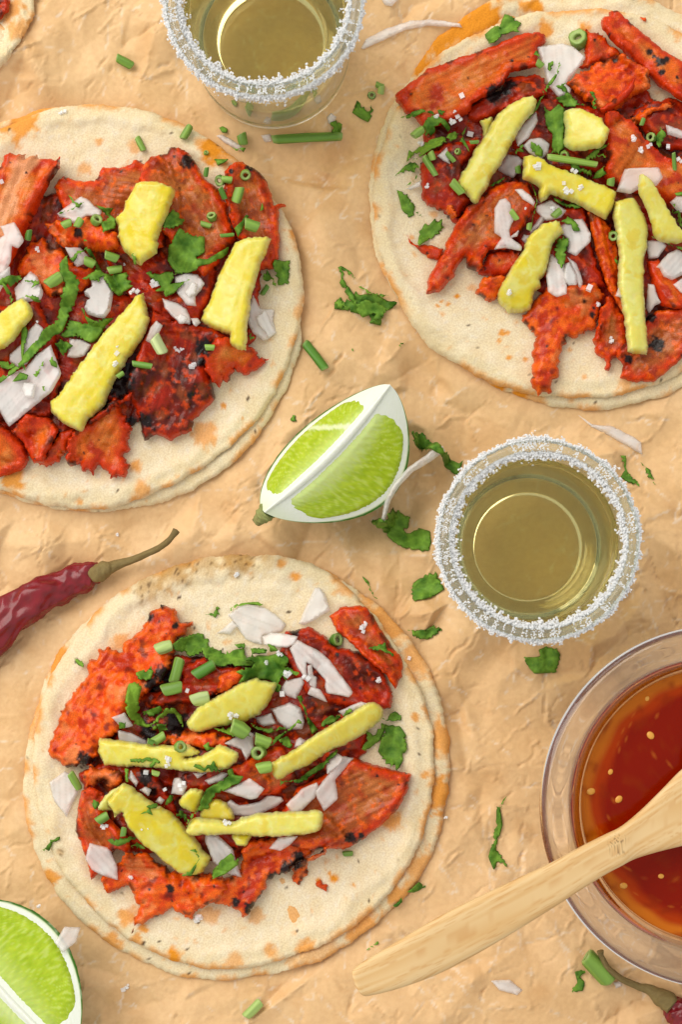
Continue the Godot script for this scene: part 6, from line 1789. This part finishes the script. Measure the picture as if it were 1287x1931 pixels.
func salt_flakes():
	var shapes := []
	for k in 5:
		var st := SurfaceTool.new()
		st.begin(Mesh.PRIMITIVE_TRIANGLES)
		rng.seed = 100 + k
		for n in [1, 3, 2, 4, 2][k]:
			var b := BoxMesh.new()
			var s := 0.62 if n else 1.0
			b.size = Vector3(rng.randf_range(0.6, 1.0), rng.randf_range(0.4, 0.7), rng.randf_range(0.5, 0.9)) * (1.0 if k == 0 else 0.7)
			st.append_from(b, 0, Transform3D(Basis.from_euler(Vector3(rng.randf() * 0.8, rng.randf() * 6.0, rng.randf() * 0.8)), Vector3(rng.randf_range(-0.55, 0.55), 0.2, rng.randf_range(-0.5, 0.5)) * (0.0 if k == 0 else 1.0)))
		shapes.append(st.commit())
	var sets := [
		["left taco", [
			["LA", 10, 355, 50, "white salt flake on the thick meat slab at the left edge on the left taco"],
			["LA", 295, 910, 50, "white salt flake on the ragged orange clump on the left taco"],
			["LA", 1003, 1022, 26, "white tiny salt grain above the scallion half ring on the left taco"],
			["LB", 100, 1180, 75, "white large salt cluster on the curly leaf on the left taco"],
			["LC", 1090, 40, 60, "white salt cluster at the upper tip of the middle pineapple on the left taco"],
			["LC", 945, 540, 55, "white upper salt flake on the slanting middle pineapple on the left taco"],
			["LC", 950, 490, 22, "white tiny grain above the upper flake on the middle pineapple on the left taco"],
			["LC", 930, 635, 60, "white lower salt flake on the slanting middle pineapple on the left taco"],
			["LC", 285, 275, 22, "white lone salt grain below the left pineapple stub on the left taco"],
			["LD", 260, 505, 40, "white left flake of three beside the white scallion root on the left taco"],
			["LD", 290, 525, 34, "white middle flake of three beside the white scallion root on the left taco"],
			["LD", 315, 515, 34, "white right flake of three beside the white scallion root on the left taco"],
			["LD", 405, 635, 75, "white large square salt flake on the broad brown slab on the left taco"],
			["LC", 1060, 55, 35, "white small grain left of the cluster at the pineapple tip on the left taco"],
			["A", 255, 90, 24, "white salt flake alone on the bare top tortilla on the left taco"]]],
		["right taco", [
			["RA", 610, 780, 65, "white large salt flake on the long upper left slab on the right taco"],
			["RA", 545, 900, 30, "white small salt grain below the flake on the long slab on the right taco"],
			["RA", 405, 935, 50, "white salt flake beside the thin fern frond on the right taco"],
			["RA", 540, 985, 60, "white left half of the salt clump under the long slab on the right taco"],
			["RA", 590, 970, 60, "white right half of the salt clump under the long slab on the right taco"],
			["RA", 680, 1080, 70, "white oblong salt flake left of the slanting pineapple on the right taco"],
			["RA", 280, 1145, 55, "white salt flake on the pale scallion in the herb heap on the right taco"],
			["RB", 890, 1115, 65, "white upper left salt flake on the wide right meat sheet on the right taco"],
			["RB", 960, 1220, 55, "white lower salt flake on the wide right meat sheet on the right taco"],
			["RB", 1025, 1175, 50, "white right salt flake on the wide right meat sheet on the right taco"],
			["RB", 1175, 1190, 50, "white salt flake just below the small fern in the hollow on the right taco"],
			["RC", 335, 435, 45, "white salt flake on the glossy deep red meat on the right taco"],
			["RC", 1125, 615, 26, "white tiny salt grain below the narrow onion sliver on the right taco"],
			["RD", 120, 265, 75, "white salt flake at the left end of the pineapple bar on the right taco"],
			["RD", 405, 320, 55, "white salt flake on the top edge of the pineapple bar on the right taco"],
			["RD", 330, 410, 45, "white small salt flake in the middle of the pineapple bar on the right taco"],
			["RD", 365, 490, 80, "white largest salt patch low on the pineapple bar on the right taco"],
			["RD", 465, 455, 60, "white salt flake right of the largest patch on the pineapple bar on the right taco"],
			["RD", 235, 615, 45, "white salt flake on the flat onion below the bar on the right taco"],
			["RD", 1275, 225, 55, "white salt flake at the right edge by the scallion needle on the right taco"],
			["RF", 540, 270, 70, "white salt flake in the dark gap right of the hanging onion on the right taco"],
			["RF", 725, 690, 55, "white salt flake on the pointed meat left of the longest pineapple on the right taco"],
			["RE", 745, 300, 60, "white salt flake at the foot of the curved yellow pineapple on the right taco"],
			["RF", 605, 400, 40, "white dull salt grain by the charred spots on the right taco"]]],
		["lower taco", [
			["BA", 738, 525, 45, "white salt flake between two cut scallions on dark meat on the lower taco"],
			["BA", 1080, 730, 60, "white left salt flake on the short oval pineapple on the lower taco"],
			["BA", 1130, 730, 55, "white right salt flake on the short oval pineapple on the lower taco"],
			["BA", 580, 1075, 60, "white upper salt flake on the forked pineapple strip on the lower taco"],
			["BA", 585, 1125, 45, "white lower salt flake on the forked pineapple strip on the lower taco"],
			["BA", 410, 1185, 55, "white salt flake just below the forked pineapple strip on the lower taco"],
			["BB", 415, 495, 55, "white right salt flake on the largest dark leaf on the lower taco"],
			["BB", 315, 560, 45, "white left salt flake on the largest dark leaf on the lower taco"],
			["BB", 490, 640, 70, "white salt flake on the three pointed leaf on the lower taco"],
			["BB", 625, 680, 65, "white salt patch on the forked onion strip on the lower taco"],
			["BB", 440, 810, 60, "white salt lump on the square onion flake on the lower taco"],
			["BB", 1080, 285, 70, "white larger salt flake on the standing red flap on the lower taco"],
			["BB", 1110, 235, 45, "white smaller salt flake on the standing red flap on the lower taco"],
			["BB", 1220, 690, 50, "white square salt flake on the dark brown meat on the lower taco"],
			["BC", 910, 365, 60, "white larger salt flake on the chip by the yellow bit on the lower taco"],
			["BC", 930, 330, 45, "white smaller salt flake on the chip by the yellow bit on the lower taco"],
			["BC", 290, 690, 60, "white salt flake on the curved left meat slice on the lower taco"],
			["BC", 495, 1090, 45, "white salt flake on the orange meat above the thin point on the lower taco"],
			["BC", 590, 705, 18, "white left tiny grain on the broad pineapple plank on the lower taco"],
			["BC", 640, 700, 14, "white right tiny grain on the broad pineapple plank on the lower taco"],
			["BC", 775, 380, 40, "white dull salt grain on the black meat on the lower taco"],
			["BD", 120, 790, 65, "white salt flake on the thin pineapple stick on the lower taco"],
			["G", 980, 870, 60, "white large salt flake on bare tortilla under the meat on the lower taco"],
			["E", 1190, 150, 26, "white salt flake on the toasted top of the tortilla on the lower taco"],
			["F", 45, 152, 28, "white salt flake above the broad top onion petal on the lower taco"],
			["F", 980, 605, 30, "white salt crumb on the right rim of the tortilla on the lower taco"]]],
		["paper", [
			["G", 580, 1245, 34, "white left flake of a salt pair below the lower taco"],
			["G", 605, 1232, 30, "white right flake of a salt pair below the lower taco"],
			["G", 160, 765, 28, "white salt flake between the corner lime and the lower taco"],
			["N", 715, 190, 24, "white salt flake above the chili stem and the lower taco"],
			["H", 1178, 318, 16, "white salt grain touching the right rim of the lower taco"],
			["I", 60, 20, 18, "white salt grain by the rim of the top glass"],
			["M", 400, 280, 14, "white salt grain between the bowl and the lower taco"],
			["P", 112, 214, 8, "white salt grain at the top left rim of the left taco"]]],
	]
	for s in sets:
		var i := 0
		for f in s[1]:
			var k: float = VIEW[f[0]][2] * PX
			var q := pt(f[0], f[1], f[2], 0.01)
			q = pt(f[0], f[1], f[2], hs(q.x, q.y))
			var o := mesh_node(numbered("salt_flake"), shapes[i % 5], "salt", self, Vector3(q.x, hs(q.x, q.y), q.y))
			o.scale = Vector3.ONE * f[3] * k * 0.85
			o.rotation.y = f[1]
			tag(o, f[4], "salt", "salt flakes on the " + s[0])
			i += 1
